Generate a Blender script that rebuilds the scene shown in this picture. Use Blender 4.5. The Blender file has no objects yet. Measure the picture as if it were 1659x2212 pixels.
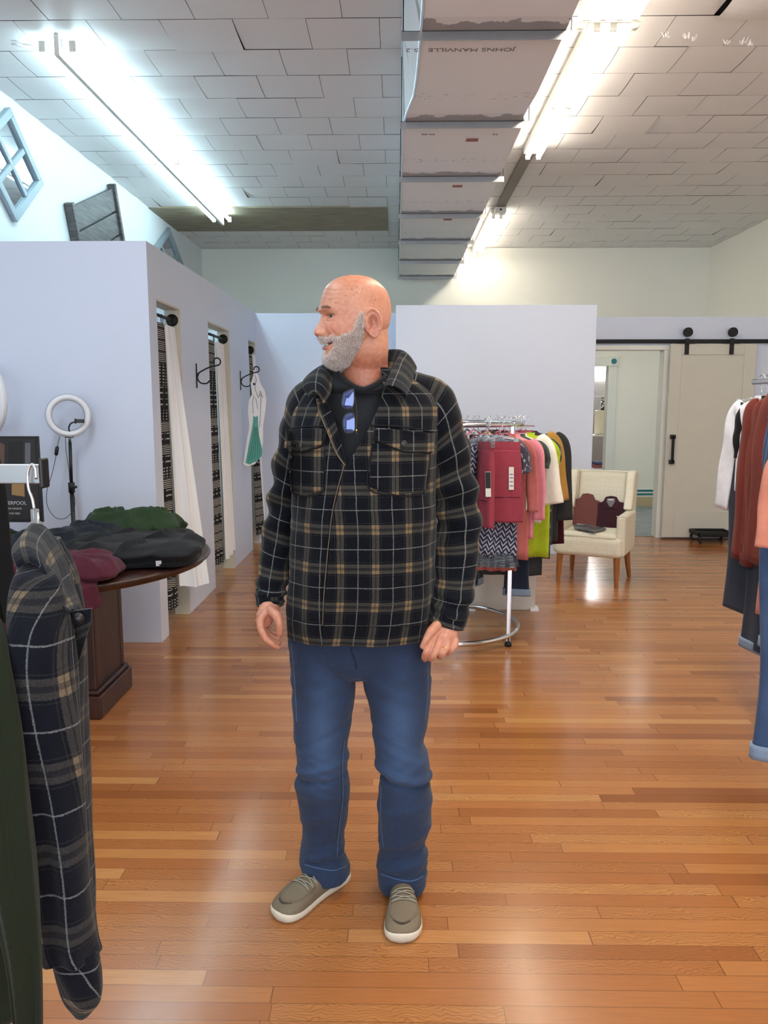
import bpy, bmesh, math, random
import numpy as np
from mathutils import Vector, Matrix
from mathutils.bvhtree import BVHTree
S = bpy.context.scene
COL = S.collection
PI = math.pi
random.seed(7); rng = np.random.default_rng(7)

# ---------------------------------------------------------------- camera
FPX = 1700.; PITCH = math.atan(235 / FPX); YAW = math.atan(26.5 / FPX * math.cos(PITCH)); EYE = 1.5
cam_d = bpy.data.cameras.new('camera'); cam = bpy.data.objects.new('camera', cam_d); COL.objects.link(cam)
cam_d.sensor_fit = 'VERTICAL'; cam_d.sensor_height = 36.0; cam_d.lens = 36.0 * FPX / 2212.
cam_d.clip_start = 0.05
cam.location = (0, 0, EYE); cam.rotation_euler = (PI / 2 - PITCH, 0, YAW)
S.camera = cam
cp, sp, cyw, syw = math.cos(PITCH), math.sin(PITCH), math.cos(YAW), math.sin(YAW)
CF = np.array([-syw * cp, cyw * cp, -sp]); CR = np.array([cyw, syw, 0.]); CU = np.cross(CR, CF); CC = np.array([0, 0, EYE])
def ray(u, v): return CF + CR * (u - 829.5) / FPX - CU * (v - 1106.) / FPX
def pY(u, v, Y): d = ray(u, v); return CC + d * Y / d[1]
def pX(u, v, X): d = ray(u, v); return CC + d * X / d[0]
def fl(u, v, z=0.): d = ray(u, v); return CC + d * (z - EYE) / d[2]

# ---------------------------------------------------------------- world, exposure, daylight from the shop front
S.view_settings.view_transform = 'Standard'; S.view_settings.look = 'None'
S.view_settings.exposure = -0.14; S.view_settings.gamma = 1.0; S.view_settings.use_curve_mapping = False
w = bpy.data.worlds.new('world'); S.world = w; w.use_nodes = True
w.node_tree.nodes['Background'].inputs[0].default_value = (.75, .86, 1, 1)
w.node_tree.nodes['Background'].inputs[1].default_value = 1.2
TUBE_COOL = 40.0; TUBE_WARM = 33.0
def area(name, loc, rot, sx, sy, power, col):
    l = bpy.data.lights.new(name, 'AREA'); l.shape = 'RECTANGLE'; l.size = sx; l.size_y = sy; l.energy = power; l.color = col
    o = bpy.data.objects.new(name, l); COL.objects.link(o); o.location = loc; o.rotation_euler = rot; return o
# daylight entering through the shop window behind the photographer (faces +Y)
area('shop_window_daylight', (0.8, -3.42, 1.7), (PI / 2, 0, 0), 5.6, 2.3, 190, (.80, .89, 1.0))
# ceiling tubes over the front half of the shop, behind the photographer
area('front_ceiling_light', (1.15, 0.2, 3.5), (0, 0, 0), .3, 4.6, 70, (1, .93, .84))

area('front_left_ceiling_light', (-1.5, 1.7, 3.5), (0, 0, 0), .3, 3.0, 56, (.72, .9, 1.0))
area('hallway_fill', (3.3, 10.0, 2.36), (0, 0, 0), .3, 1.0, 9, (1, .96, .88))  # unseen fill light added to brighten the hallway wall

# ---------------------------------------------------------------- materials
def newmat(name):
    m = bpy.data.materials.new(name); m.use_nodes = True
    nt = m.node_tree; b = nt.nodes['Principled BSDF']; return m, nt, b
def N(nt, t, **k):
    n = nt.nodes.new(t)
    for a, v in k.items(): setattr(n, a, v)
    return n
def inp(nt, sock, v):
    if hasattr(v, 'is_linked') or isinstance(v, bpy.types.NodeSocket): nt.links.new(v, sock)
    elif isinstance(v, (tuple, list)) and len(v) == 3 and sock.type == 'RGBA': sock.default_value = (*v, 1)
    else: sock.default_value = v
def M_(nt, op, a, b=None, c=None, clamp=False):
    n = N(nt, 'ShaderNodeMath', operation=op, use_clamp=clamp)
    inp(nt, n.inputs[0], a)
    if b is not None: inp(nt, n.inputs[1], b)
    if c is not None: inp(nt, n.inputs[2], c)
    return n.outputs[0]
def mix(nt, f, a, b, mode='MIX'):
    n = N(nt, 'ShaderNodeMix', data_type='RGBA', blend_type=mode)
    inp(nt, n.inputs[0], f); inp(nt, n.inputs[6], a); inp(nt, n.inputs[7], b); return n.outputs[2]
def noise(nt, vec, scale, detail=3., rough=.55, dist=0.):
    n = N(nt, 'ShaderNodeTexNoise'); n.inputs['Scale'].default_value = scale; n.inputs['Detail'].default_value = detail
    n.inputs['Roughness'].default_value = rough; n.inputs['Distortion'].default_value = dist
    if vec is not None: nt.links.new(vec, n.inputs['Vector'])
    return n.outputs['Fac']
def coords(nt, kind='Object'): return N(nt, 'ShaderNodeTexCoord').outputs[kind]
def world_pos(nt): return N(nt, 'ShaderNodeNewGeometry').outputs['Position']
def xyz(nt, vec):
    n = N(nt, 'ShaderNodeSeparateXYZ'); nt.links.new(vec, n.inputs[0]); return n.outputs
def comb(nt, x, y, z):
    n = N(nt, 'ShaderNodeCombineXYZ')
    for i, v in enumerate((x, y, z)): inp(nt, n.inputs[i], v)
    return n.outputs[0]
def ramp(nt, f, stops):
    n = N(nt, 'ShaderNodeValToRGB'); e = n.color_ramp.elements
    while len(e) < len(stops): e.new(.5)
    for i, (p, c) in enumerate(stops): e[i].position = p; e[i].color = (*c, 1)
    inp(nt, n.inputs[0], f); return n.outputs[0]
def bump(nt, b, h, strength=.3, dist=.01):
    n = N(nt, 'ShaderNodeBump'); n.inputs['Strength'].default_value = strength; n.inputs['Distance'].default_value = dist
    nt.links.new(h, n.inputs['Height']); nt.links.new(n.outputs[0], b.inputs['Normal'])
def sr(c):  # 0-255 sRGB to linear
    return tuple(((x / 255.) / 12.92 if x / 255. <= .04045 else ((x / 255. + .055) / 1.055) ** 2.4) for x in c)
def plain(name, col, rough=.5, metal=0., bumpscale=0, bs=.15, var=.06, **k):
    m, nt, b = newmat(name); col = sr(col)
    co = coords(nt)
    nz = noise(nt, co, 9, 4)
    c2 = tuple(x * (1 - var) for x in col); c3 = tuple(min(1, x * (1 + var)) for x in col)
    nt.links.new(mix(nt, nz, c2, c3), b.inputs['Base Color'])
    b.inputs['Roughness'].default_value = rough; b.inputs['Metallic'].default_value = metal
    for a, v in k.items(): b.inputs[a.replace('_', ' ')].default_value = v
    if bumpscale: bump(nt, b, noise(nt, co, bumpscale, 5), bs, .004)
    return m
def emis(name, col, st):
    m, nt, b = newmat(name); b.inputs['Base Color'].default_value = (*col, 1)
    b.inputs['Emission Color'].default_value = (*col, 1); b.inputs['Emission Strength'].default_value = st; return m
def knit(name, col, rib=0., var=.15, sheen=.06):
    """fabric with a fine woven or ribbed surface"""
    m, nt, b = newmat(name); col = sr(col); co = coords(nt)
    nz = noise(nt, co, 30, 5)
    c = mix(nt, nz, tuple(x * (1 - var) for x in col), tuple(min(1, x * (1 + var)) for x in col))
    nt.links.new(c, b.inputs['Base Color']); b.inputs['Roughness'].default_value = .9
    b.inputs['Sheen Weight'].default_value = sheen; b.inputs['Specular IOR Level'].default_value = .2
    if rib:
        uv = xyz(nt, N(nt, 'ShaderNodeUVMap').outputs[0])
        s = M_(nt, 'SINE', M_(nt, 'MULTIPLY', uv[0], 2 * PI / rib))
        bump(nt, b, M_(nt, 'ADD', s, noise(nt, co, 120, 2)), .28, .0015)
    else: bump(nt, b, noise(nt, co, 260, 3), .35, .002)
    return m

def wall_mat(name, col, rough=.7):
    m, nt, b = newmat(name); co = world_pos(nt); col = sr(col)
    nz = noise(nt, co, 1.3, 4)
    nt.links.new(mix(nt, nz, tuple(x * .96 for x in col), tuple(min(1, x * 1.03) for x in col)), b.inputs['Base Color'])
    b.inputs['Roughness'].default_value = rough
    bump(nt, b, M_(nt, 'ADD', noise(nt, co, 160, 4), M_(nt, 'MULTIPLY', noise(nt, co, 3, 2), 2.5)), .08, .004)
    return m
MW = wall_mat('white_wall_paint', (228, 231, 234)); MWR = wall_mat('cream_wall_paint', (242, 242, 232)); MWS = wall_mat('white_semigloss_paint', (216, 223, 240), .42)
MTILE = wall_mat('ceiling_tile', (224, 221, 220), .5)
MDOOR = plain('greige_door_paint', (205, 202, 190), .45, bumpscale=4, bs=.02, var=.02)
MTRIM = plain('white_trim_paint', (232, 234, 226), .4, var=.02)
MBLACK = plain('black_plastic', (22, 22, 24), .4); MBLKM = plain('black_iron', (30, 29, 30), .5, .4)
MCHROME = plain('chrome', (215, 216, 220), .12, 1.0, var=.02); MSTEEL = plain('brushed_steel', (150, 150, 150), .38, 1.0, var=.15)
MWHITE = plain('white_plastic', (235, 235, 238), .35, var=.02)
MCLEAR, _nt, _b = newmat('clear_plastic'); _b.inputs['Base Color'].default_value = (.93, .96, .98, 1); _b.inputs['Roughness'].default_value = .06
_b.inputs['Transmission Weight'].default_value = .85; _b.inputs['IOR'].default_value = 1.45
MDARKHOLE = plain('dark_void', (18, 15, 13), .95)

# hardwood strip floor: 57 mm strips running across the room
def wood_floor():
    m, nt, b = newmat('oak_strip_floor'); p = xyz(nt, world_pos(nt)); W = .0572
    fy = M_(nt, 'DIVIDE', M_(nt, 'ADD', p[1], 20), W); row = M_(nt, 'FLOOR', fy); ry = M_(nt, 'FRACT', fy)
    wn = N(nt, 'ShaderNodeTexWhiteNoise', noise_dimensions='1D'); nt.links.new(row, wn.inputs['W'])
    L = M_(nt, 'ADD', M_(nt, 'MULTIPLY', wn.outputs['Value'], .5), .62)
    wn2 = N(nt, 'ShaderNodeTexWhiteNoise', noise_dimensions='1D'); nt.links.new(M_(nt, 'ADD', row, 37.7), wn2.inputs['W'])
    # warp along the strip so that boards differ in length within a row
    wob = noise(nt, comb(nt, M_(nt, 'MULTIPLY', p[0], .7), M_(nt, 'MULTIPLY', row, 3.1), 0), 1.0, 0.)
    fx = M_(nt, 'ADD', M_(nt, 'DIVIDE', M_(nt, 'ADD', p[0], M_(nt, 'MULTIPLY', wn2.outputs['Value'], 9.)), L), M_(nt, 'MULTIPLY', wob, 1.1))
    ix = M_(nt, 'FLOOR', fx); rx = M_(nt, 'FRACT', fx)
    wn3 = N(nt, 'ShaderNodeTexWhiteNoise', noise_dimensions='2D'); nt.links.new(comb(nt, ix, row, 0), wn3.inputs['Vector'])
    pid = wn3.outputs['Value']; pc = xyz(nt, wn3.outputs['Color'])
    base = ramp(nt, pid, [(0, sr((136, 76, 36))), (.08, sr((162, 99, 51))), (.5, sr((176, 114, 62))), (.9, sr((185, 125, 70))), (1, sr((196, 140, 84)))])
    # grain: long streaks and cathedral figures
    gv = comb(nt, M_(nt, 'ADD', M_(nt, 'MULTIPLY', p[0], 5), M_(nt, 'MULTIPLY', pc[0], 90)), M_(nt, 'ADD', M_(nt, 'MULTIPLY', p[1], 120), M_(nt, 'MULTIPLY', pc[1], 50)), 0)
    g1 = noise(nt, gv, 1.6, 5, .65)
    wv = N(nt, 'ShaderNodeTexWave', wave_type='BANDS', bands_direction='Y'); wv.inputs['Scale'].default_value = 30
    wv.inputs['Distortion'].default_value = 16.; wv.inputs['Detail'].default_value = 2.; wv.inputs['Detail Scale'].default_value = .6
    nt.links.new(comb(nt, M_(nt, 'ADD', M_(nt, 'MULTIPLY', p[0], 1.1), M_(nt, 'MULTIPLY', pc[0], 40)), M_(nt, 'ADD', M_(nt, 'MULTIPLY', p[1], 1.0), M_(nt, 'MULTIPLY', pc[1], 9)), 0), wv.inputs['Vector'])
    c = mix(nt, M_(nt, 'MULTIPLY', M_(nt, 'POWER', M_(nt, 'SUBTRACT', 1.0, g1), 1.6), .95), base, (.22, .085, .03))
    fig = M_(nt, 'MULTIPLY', M_(nt, 'POWER', wv.outputs['Fac'], 3.), M_(nt, 'GREATER_THAN', pc[2], .35))
    c = mix(nt, M_(nt, 'MULTIPLY', fig, .55), c, (.20, .075, .022))
    gy = M_(nt, 'LESS_THAN', M_(nt, 'ABSOLUTE', M_(nt, 'SUBTRACT', ry, .5)), .484)
    ex = M_(nt, 'MULTIPLY', M_(nt, 'MINIMUM', rx, M_(nt, 'SUBTRACT', 1., rx)), L)
    gx = M_(nt, 'GREATER_THAN', ex, .0013)
    gap = M_(nt, 'MULTIPLY', gy, gx)
    c = mix(nt, M_(nt, 'MULTIPLY', M_(nt, 'SUBTRACT', 1., gap), .65), c, (.07, .025, .01))
    nt.links.new(c, b.inputs['Base Color'])
    r = M_(nt, 'ADD', M_(nt, 'MULTIPLY', noise(nt, world_pos(nt), 2.5, 4), .12), .17)
    nt.links.new(r, b.inputs['Roughness'])
    b.inputs['Coat Weight'].default_value = .12; b.inputs['Coat Roughness'].default_value = .15; b.inputs['Specular IOR Level'].default_value = .42
    h = M_(nt, 'ADD', gap, M_(nt, 'MULTIPLY', noise(nt, comb(nt, M_(nt, 'MULTIPLY', p[0], 2), M_(nt, 'MULTIPLY', p[1], 12), 0), 1., 2), .9))
    return m
MFLOOR = wood_floor()

def plaid_mat(name, sx=.094, sy=.104, base=(15, 18, 28), band=(112, 103, 88), cross=(172, 138, 92), line=(176, 172, 162), offx=.0, offy=.0):
    m, nt, b = newmat(name); uv = xyz(nt, N(nt, 'ShaderNodeUVMap').outputs[0]); co = coords(nt)
    fz = noise(nt, co, 420, 2); fz2 = noise(nt, co, 60, 3)
    def masks(c, per, off, hw, gp):
        c = M_(nt, 'ADD', c, M_(nt, 'MULTIPLY', M_(nt, 'SUBTRACT', fz, .5), .0030))
        f = M_(nt, 'FRACT', M_(nt, 'ADD', M_(nt, 'DIVIDE', c, per), off))
        d = M_(nt, 'MULTIPLY', M_(nt, 'ABSOLUTE', M_(nt, 'SUBTRACT', f, .5)), per)      # distance to band centre
        bandm = M_(nt, 'ADD', M_(nt, 'MULTIPLY', M_(nt, 'LESS_THAN', d, hw), M_(nt, 'GREATER_THAN', d, gp)), M_(nt, 'MULTIPLY', M_(nt, 'LESS_THAN', d, gp), .35))
        ln = M_(nt, 'LESS_THAN', M_(nt, 'SUBTRACT', per / 2, d), .0013)
        faint = M_(nt, 'LESS_THAN', M_(nt, 'ABSOLUTE', M_(nt, 'SUBTRACT', d, hw + .005)), .0007)
        return bandm, None, ln, faint
    bx, sx_, lx, fx_ = masks(uv[0], sx, offx, .0098, .0016); by, sy_, ly, fy_ = masks(uv[1], sy, offy, .0135, .0042)
    c = mix(nt, fz2, tuple(x * .7 for x in sr(base)), tuple(x * 1.4 for x in sr(base)))
    tw = M_(nt, 'ADD', .02, M_(nt, 'MULTIPLY', fz, .85))
    c = mix(nt, M_(nt, 'MULTIPLY', fx_, .15), c, sr(band)); c = mix(nt, M_(nt, 'MULTIPLY', fy_, .15), c, sr(band))
    c = mix(nt, M_(nt, 'MULTIPLY', bx, M_(nt, 'MULTIPLY', tw, .72)), c, sr(band))
    c = mix(nt, M_(nt, 'MULTIPLY', by, M_(nt, 'MULTIPLY', tw, .72)), c, sr(band))
    c = mix(nt, M_(nt, 'MULTIPLY', M_(nt, 'MULTIPLY', bx, by), M_(nt, 'ADD', tw, .1)), c, sr(cross))
    c = mix(nt, M_(nt, 'MULTIPLY', lx, tw), c, sr(line)); c = mix(nt, M_(nt, 'MULTIPLY', ly, tw), c, sr(line))
    nt.links.new(c, b.inputs['Base Color']); b.inputs['Roughness'].default_value = .92
    b.inputs['Sheen Weight'].default_value = .08; b.inputs['Sheen Roughness'].default_value = .5; b.inputs['Specular IOR Level'].default_value = .15
    bump(nt, b, M_(nt, 'ADD', noise(nt, co, 300, 3), noise(nt, co, 35, 3)), .35, .003)
    return m

# ---------------------------------------------------------------- mesh helpers
def mesh_obj(name, V, F, mat=None, parent=None, smooth=False, uv=None, mats=None, fmat=None):
    me = bpy.data.meshes.new(name); me.from_pydata([tuple(map(float, v)) for v in V], [], [tuple(int(i) for i in f) for f in F])
    if mats:
        for m in mats: me.materials.append(m)
        me.polygons.foreach_set('material_index', fmat)
    elif mat: me.materials.append(mat)
    if smooth: me.polygons.foreach_set('use_smooth', [True] * len(me.polygons))
    if uv is not None:
        l = me.uv_layers.new(name='UVMap'); vi = np.zeros(len(me.loops), int); me.loops.foreach_get('vertex_index', vi)
        if callable(uv): l.data.foreach_set('uv', uv(me, vi).ravel())
        else: l.data.foreach_set('uv', np.asarray(uv, float)[vi].ravel())
    me.update()
    o = bpy.data.objects.new(name, me); COL.objects.link(o)
    if parent: o.parent = parent
    return o
def thing(name, label, cat, loc=(0, 0, 0), rz=0., group=None):
    o = bpy.data.objects.new(name, None); COL.objects.link(o); o.location = loc; o.rotation_euler = (0, 0, rz)
    o.empty_display_size = .05
    o['label'] = label; o['category'] = cat
    if group: o['group'] = group
    return o
def tag(o, label, cat, group=None):
    o['label'] = label; o['category'] = cat
    if group: o['group'] = group
    return o
def struct(o): o['kind'] = 'structure'; return o
class MB:
    """collects boxes, tubes and sheets into one mesh"""
    def __init__(s): s.V = []; s.F = []; s.UV = []
    def add(s, V, F, UV=None):
        n = len(s.V); s.V += [tuple(map(float, v)) for v in V]; s.F += [tuple(int(i) + n for i in f) for f in F]
        s.UV += [tuple(map(float, q)) for q in UV] if UV is not None else [(0., 0.)] * len(V)
        return s
    def box(s, x0, x1, y0, y1, z0, z1, M=None):
        V = [(x, y, z) for x in (x0, x1) for y in (y0, y1) for z in (z0, z1)]
        if M is not None: V = [tuple(M @ Vector(v)) for v in V]
        return s.add(V, [(0, 1, 3, 2), (4, 6, 7, 5), (0, 4, 5, 1), (2, 3, 7, 6), (0, 2, 6, 4), (1, 5, 7, 3)])
    def tube(s, pts, r, n=10, cap=True, closed=False, ell=None):
        V, F, UV = tube_geo(pts, r, n, cap, closed, ell); return s.add(V, F, UV)
    def grid(s, P, cu=False, cv=False, UV=None):
        V, F, U = grid_geo(P, cu, cv, UV); return s.add(V, F, U)
    def poly(s, pts, depth, M=None):
        """prism of the polygon pts (x,z) extruded along y by depth"""
        n = len(pts); V = [(p[0], 0, p[1]) for p in pts] + [(p[0], depth, p[1]) for p in pts]
        if M is not None: V = [tuple(M @ Vector(v)) for v in V]
        return s.add(V, [tuple(range(n))[::-1], tuple(range(n, 2 * n))] + [(i, (i + 1) % n, (i + 1) % n + n, i + n) for i in range(n)])
    def sphere(s, c, r, n=12, sc=(1, 1, 1)):
        P = np.zeros((n + 1, 2 * n, 3))
        for i in range(n + 1):
            for j in range(2 * n):
                a, t = PI * i / n, PI * j / n
                P[i, j] = (c[0] + r * sc[0] * math.sin(a) * math.cos(t), c[1] + r * sc[1] * math.sin(a) * math.sin(t), c[2] + r * sc[2] * math.cos(a))
        return s.grid(P, cv=True)
    def build(s, name, mat, parent=None, smooth=False, bev=0., seg=2, sub=0):
        o = mesh_obj(name, s.V, s.F, mat, parent, smooth, np.array(s.UV))
        fix_normals(o)
        if bev: 
            md = o.modifiers.new('bevel', 'BEVEL'); md.width = bev; md.segments = seg; md.limit_method = 'ANGLE'; md.harden_normals = False
            for p in o.data.polygons: p.use_smooth = True
            md2 = o.modifiers.new('wn', 'WEIGHTED_NORMAL')
        if sub: md = o.modifiers.new('sub', 'SUBSURF'); md.levels = sub; md.render_levels = sub
        return o
def fix_normals(o):
    bm = bmesh.new(); bm.from_mesh(o.data); bmesh.ops.recalc_face_normals(bm, faces=bm.faces); bm.to_mesh(o.data); bm.free()
def grid_geo(P, cu=False, cv=False, UV=None):
    P = np.asarray(P, float); n, m = P.shape[:2]; V = P.reshape(-1, 3)
    i = np.arange(n if cu else n - 1); j = np.arange(m if cv else m - 1); I, J = np.meshgrid(i, j, indexing='ij'); I1 = (I + 1) % n; J1 = (J + 1) % m
    F = np.stack([I * m + J, I * m + J1, I1 * m + J1, I1 * m + J], -1).reshape(-1, 4)
    U = np.zeros((n * m, 2)) if UV is None else np.asarray(UV, float).reshape(-1, 2)
    return V, F, U
def frames(pts, closed=False):
    P = np.asarray(pts, float); n = len(P)
    T = np.roll(P, -1, 0) - np.roll(P, 1, 0)
    if not closed: T[0] = P[1] - P[0]; T[-1] = P[-1] - P[-2]
    T /= np.linalg.norm(T, axis=1)[:, None] + 1e-12
    a = np.array([0, 0, 1.]) if abs(T[0][2]) < .9 else np.array([0, 1., 0])
    u = np.cross(T[0], a); u /= np.linalg.norm(u); Us = []
    for k in range(n):
        u = u - T[k] * (u @ T[k]); u /= np.linalg.norm(u) + 1e-12; Us.append(u)
    Us = np.array(Us); return P, T, Us, np.cross(T, Us)
def tube_geo(pts, r, n=10, cap=True, closed=False, ell=None):
    P, T, U, B = frames(pts, closed); k = len(P); r = np.broadcast_to(np.asarray(r, float), (k,))
    e = 1. if ell is None else ell
    a = np.arange(n) / n * 2 * PI
    R = P[:, None] + r[:, None, None] * (np.cos(a)[None, :, None] * U[:, None] + e * np.sin(a)[None, :, None] * B[:, None])
    V, F, UV = grid_geo(R, cu=closed, cv=True); F = [tuple(f) for f in F]
    L = np.concatenate([[0], np.cumsum(np.linalg.norm(np.diff(P, axis=0), axis=1))])
    UV = np.stack(np.broadcast_arrays(a[None, :] * r.mean(), L[:, None]), -1).reshape(-1, 2)
    if cap and not closed: F += [tuple(range(n))[::-1], tuple(range((k - 1) * n, k * n))]
    return V, F, UV
def spline(pts, n):
    """Catmull-Rom through pts (any dimension), n samples"""
    P = np.asarray(pts, float); k = len(P)
    if k == 2: t = np.linspace(0, 1, n)[:, None]; return P[0] * (1 - t) + P[1] * t
    E = np.vstack([2 * P[0] - P[1], P, 2 * P[-1] - P[-2]]); out = []
    for t in np.linspace(0, k - 1 - 1e-9, n):
        i = int(t); f = t - i; a, b, c, d = E[i:i + 4]
        out.append(.5 * (2 * b + (c - a) * f + (2 * a - 5 * b + 4 * c - d) * f * f + (3 * b - a - 3 * c + d) * f ** 3))
    return np.array(out)
def interp(x, xp, cols):
    return np.stack([np.interp(x, xp, c) for c in np.asarray(cols, float).T], -1)
def vnoise(P, scale, seed=0):
    """cheap smooth vector-valued pseudo noise"""
    r = np.random.default_rng(seed); out = np.zeros(P.shape[:-1])
    for k in range(5):
        d = r.normal(size=3); d /= np.linalg.norm(d); out += np.sin(P @ d * scale * r.uniform(.6, 1.6) * 2 * PI + r.uniform(0, 6.28)) / 5
    return out
def text_obj(name, body, size, mat, parent, M, depth=.0008, align='CENTER'):
    cu = bpy.data.curves.new(name, 'FONT'); cu.body = body; cu.size = size; cu.extrude = depth; cu.align_x = align; cu.align_y = 'CENTER'
    t = bpy.data.objects.new(name + '_tmp', cu); COL.objects.link(t); bpy.context.view_layer.update()
    me = bpy.data.meshes.new_from_object(t.evaluated_get(bpy.context.evaluated_depsgraph_get())); bpy.data.objects.remove(t)
    me.transform(M); me.materials.clear(); me.materials.append(mat)
    o = bpy.data.objects.new(name, me); COL.objects.link(o)
    if parent: o.parent = parent
    return o
# ================================================================ the room
XL, XR, YB, ZC, YF = -2.75, 4.38, 11.45, 3.66, -3.5
XP, YP, ZP = -1.48, 4.8, 2.45        # fitting-room block: side wall x, front y, wall height
YD = 8.8                              # wall with the sliding door
HX0, HX1 = 1.90, 2.97                 # doorway
def sbox(name, b, mat): return struct(MB().box(*b).build(name, mat))
sbox('floor', (XL - .1, XR + .1, YF - .1, YB + 4.0, -.12, 0), MFLOOR)
# grey carpet behind the doorway
mcarp, nt, b = newmat('grey_carpet'); co = world_pos(nt); q = xyz(nt, co)
cn = noise(nt, comb(nt, M_(nt, 'MULTIPLY', q[0], 4), M_(nt, 'MULTIPLY', q[1], 60), 0), 1.0, 4)
nt.links.new(ramp(nt, cn, [(.3, sr((92, 98, 102))), (.5, sr((132, 140, 143))), (.7, sr((165, 172, 172)))]), b.inputs['Base Color']); b.inputs['Roughness'].default_value = .95
sbox('trim_1', (XP, XR, YD + .06, YB - .001, 0.0005, .008), mcarp)
sbox('wall_left', (XL - .12, XL, YF, YB + .12, 0, ZC + .1), MW)
sbox('wall_right', (XR, XR + .12, YF, YB + .12, 0, ZC + .1), MWR)
# back wall with an opening into the room behind
BX0, BX1, BZ = 2.15, 3.03, 2.03
struct(MB().box(XL, BX0, YB, YB + .12, 0, ZC + .1).box(BX1, XR, YB, YB + .12, 0, ZC + .1).box(BX0, BX1, YB, YB + .12, BZ, ZC + .1).build('wall_back', MWR))
# shop front with a big window behind the photographer
struct(MB().box(XL, XR, YF - .12, YF, 0, .5).box(XL, XR, YF - .12, YF, 2.9, ZC + .1).box(XL, -2.1, YF - .12, YF, .5, 2.9).box(3.7, XR, YF - .12, YF, .5, 2.9).build('wall_front', MW))
sbox('wall_hallway', (.55, 4.38, YB + 3.6, YB + 3.7, 0, 2.7), plain('grey_room_paint', (120, 118, 114), .7))
sbox('wall_storeroom', (.55, .65, YB + .12, YB + 3.6, 0, 2.7), MW); sbox('wall_storeroom_right', (4.2, 4.3, YB + .12, YB + 3.6, 0, 2.7), MW)
sbox('ceiling_storeroom', (.55, 4.3, YB + .12, YB + 3.7, 2.5, 2.6), MW)

# ceiling: roof deck plus staggered square tiles, many bowed or hanging at an edge
TD, TW, TY0, TX0 = .3895, .417, .106, -.915
SL = MB(); DK = MB()
def brownhole(x0, x1, y0, y1): return x0 > -2.9 and x1 < 0.02 and y0 > 9.0 and y1 < 10.3
r2 = random.Random(3)
kmin, kmax = int((YF - TY0) / TD) - 1, int((YB - TY0) / TD) + 1
for k in range(kmin, kmax + 1):
    y0 = TY0 + k * TD; y1 = y0 + TD
    if y1 <= YF or y0 >= YB: continue
    off = TX0 + (TW / 2 if (k % 2) else 0) - .02
    j0 = int((XL - off) / TW) - 1; j1 = int((XR - off) / TW) + 1
    rowsag = r2.uniform(0, .006)
    for j in range(j0, j1 + 1):
        x0 = off + j * TW; x1 = x0 + TW
        if x1 <= XL or x0 >= XR: continue
        a, b_ = max(x0, XL), min(x1, XR); c, d = max(y0, YF), min(y1, YB)
        if brownhole(a, b_, c, d): continue
        g = .0016; a += g; b_ -= g; c += .0028; d -= .0028
        e = [r2.uniform(0, .003) for _ in range(4)]; sagmid = r2.uniform(-.001, .0035)
        lift = 0
        if r2.random() < .10: e[2] += r2.uniform(.005, .018); e[3] += r2.uniform(.003, .012)
        # water-damaged row on the right
        if k == 11 and x0 > 1.4: e[2] += .02; e[3] += .03; e[0] += .03 * min(1, (x0 - 1.2)); e[1] += .045 * min(1, (x0 - 1.2)); sagmid += .035
        n = 6; P = np.zeros((n + 1, n + 1, 3))
        for ii in range(n + 1):
            for jj in range(n + 1):
                s_, t_ = ii / n, jj / n
                dz = (e[0] * (1 - s_) * (1 - t_) + e[1] * s_ * (1 - t_) + e[2] * s_ * t_ + e[3] * (1 - s_) * t_) + sagmid * math.sin(PI * t_) * (.4 + .6 * math.sin(PI * s_)) + rowsag * math.sin(PI * t_)
                P[ii, jj] = (a + (b_ - a) * s_, c + (d - c) * t_, ZC - .004 - dz)
        SL.grid(P)
ceil = mesh_obj('ceiling', SL.V, SL.F, MTILE, None, False); struct(ceil)
fixn = ceil.data
bm = bmesh.new(); bm.from_mesh(fixn)
for f_ in bm.faces:
    if f_.normal.z > 0: f_.normal_flip()
bm.to_mesh(fixn); bm.free()
deck = struct(MB().box(XL - .1, XR + .1, YF - .1, YB + .1, ZC + .006, ZC + .12).build('trim_2', MDARKHOLE))
# torn shreds on the water-damaged tiles
sh = MB()
for (u, v) in ((1440, 78), (1487, 80), (1603, 92), (1622, 95), (1573, 92), (1497, 84)):
    c = fl(u, v, ZC - .06)
    for q_ in range(5):
        a = r2.uniform(0, 2 * PI); l = r2.uniform(.01, .035)
        sh.tube([c + np.array([0, 0, .012]), c + np.array([math.cos(a) * l * .5, math.sin(a) * l * .4, -.004]), c + np.array([math.cos(a) * l, math.sin(a) * l, .02])], [.002, .005, .001], 5)
sh = struct(sh.build('trim_3', MTILE))

# bare board where tiles are missing
m, nt, b = newmat('bare_board'); q = xyz(nt, world_pos(nt))
g = noise(nt, comb(nt, M_(nt, 'MULTIPLY', q[0], 3), M_(nt, 'MULTIPLY', q[1], 22), 0), 1.2, 5)
nt.links.new(ramp(nt, g, [(.3, sr((118, 104, 84))), (.55, sr((146, 132, 110))), (.75, sr((164, 150, 128)))]), b.inputs['Base Color']); b.inputs['Roughness'].default_value = .6
struct(MB().box(-2.75, -.1, 9.05, 10.24, ZC - .022, ZC + .005).build('trim_4', m))

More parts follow.
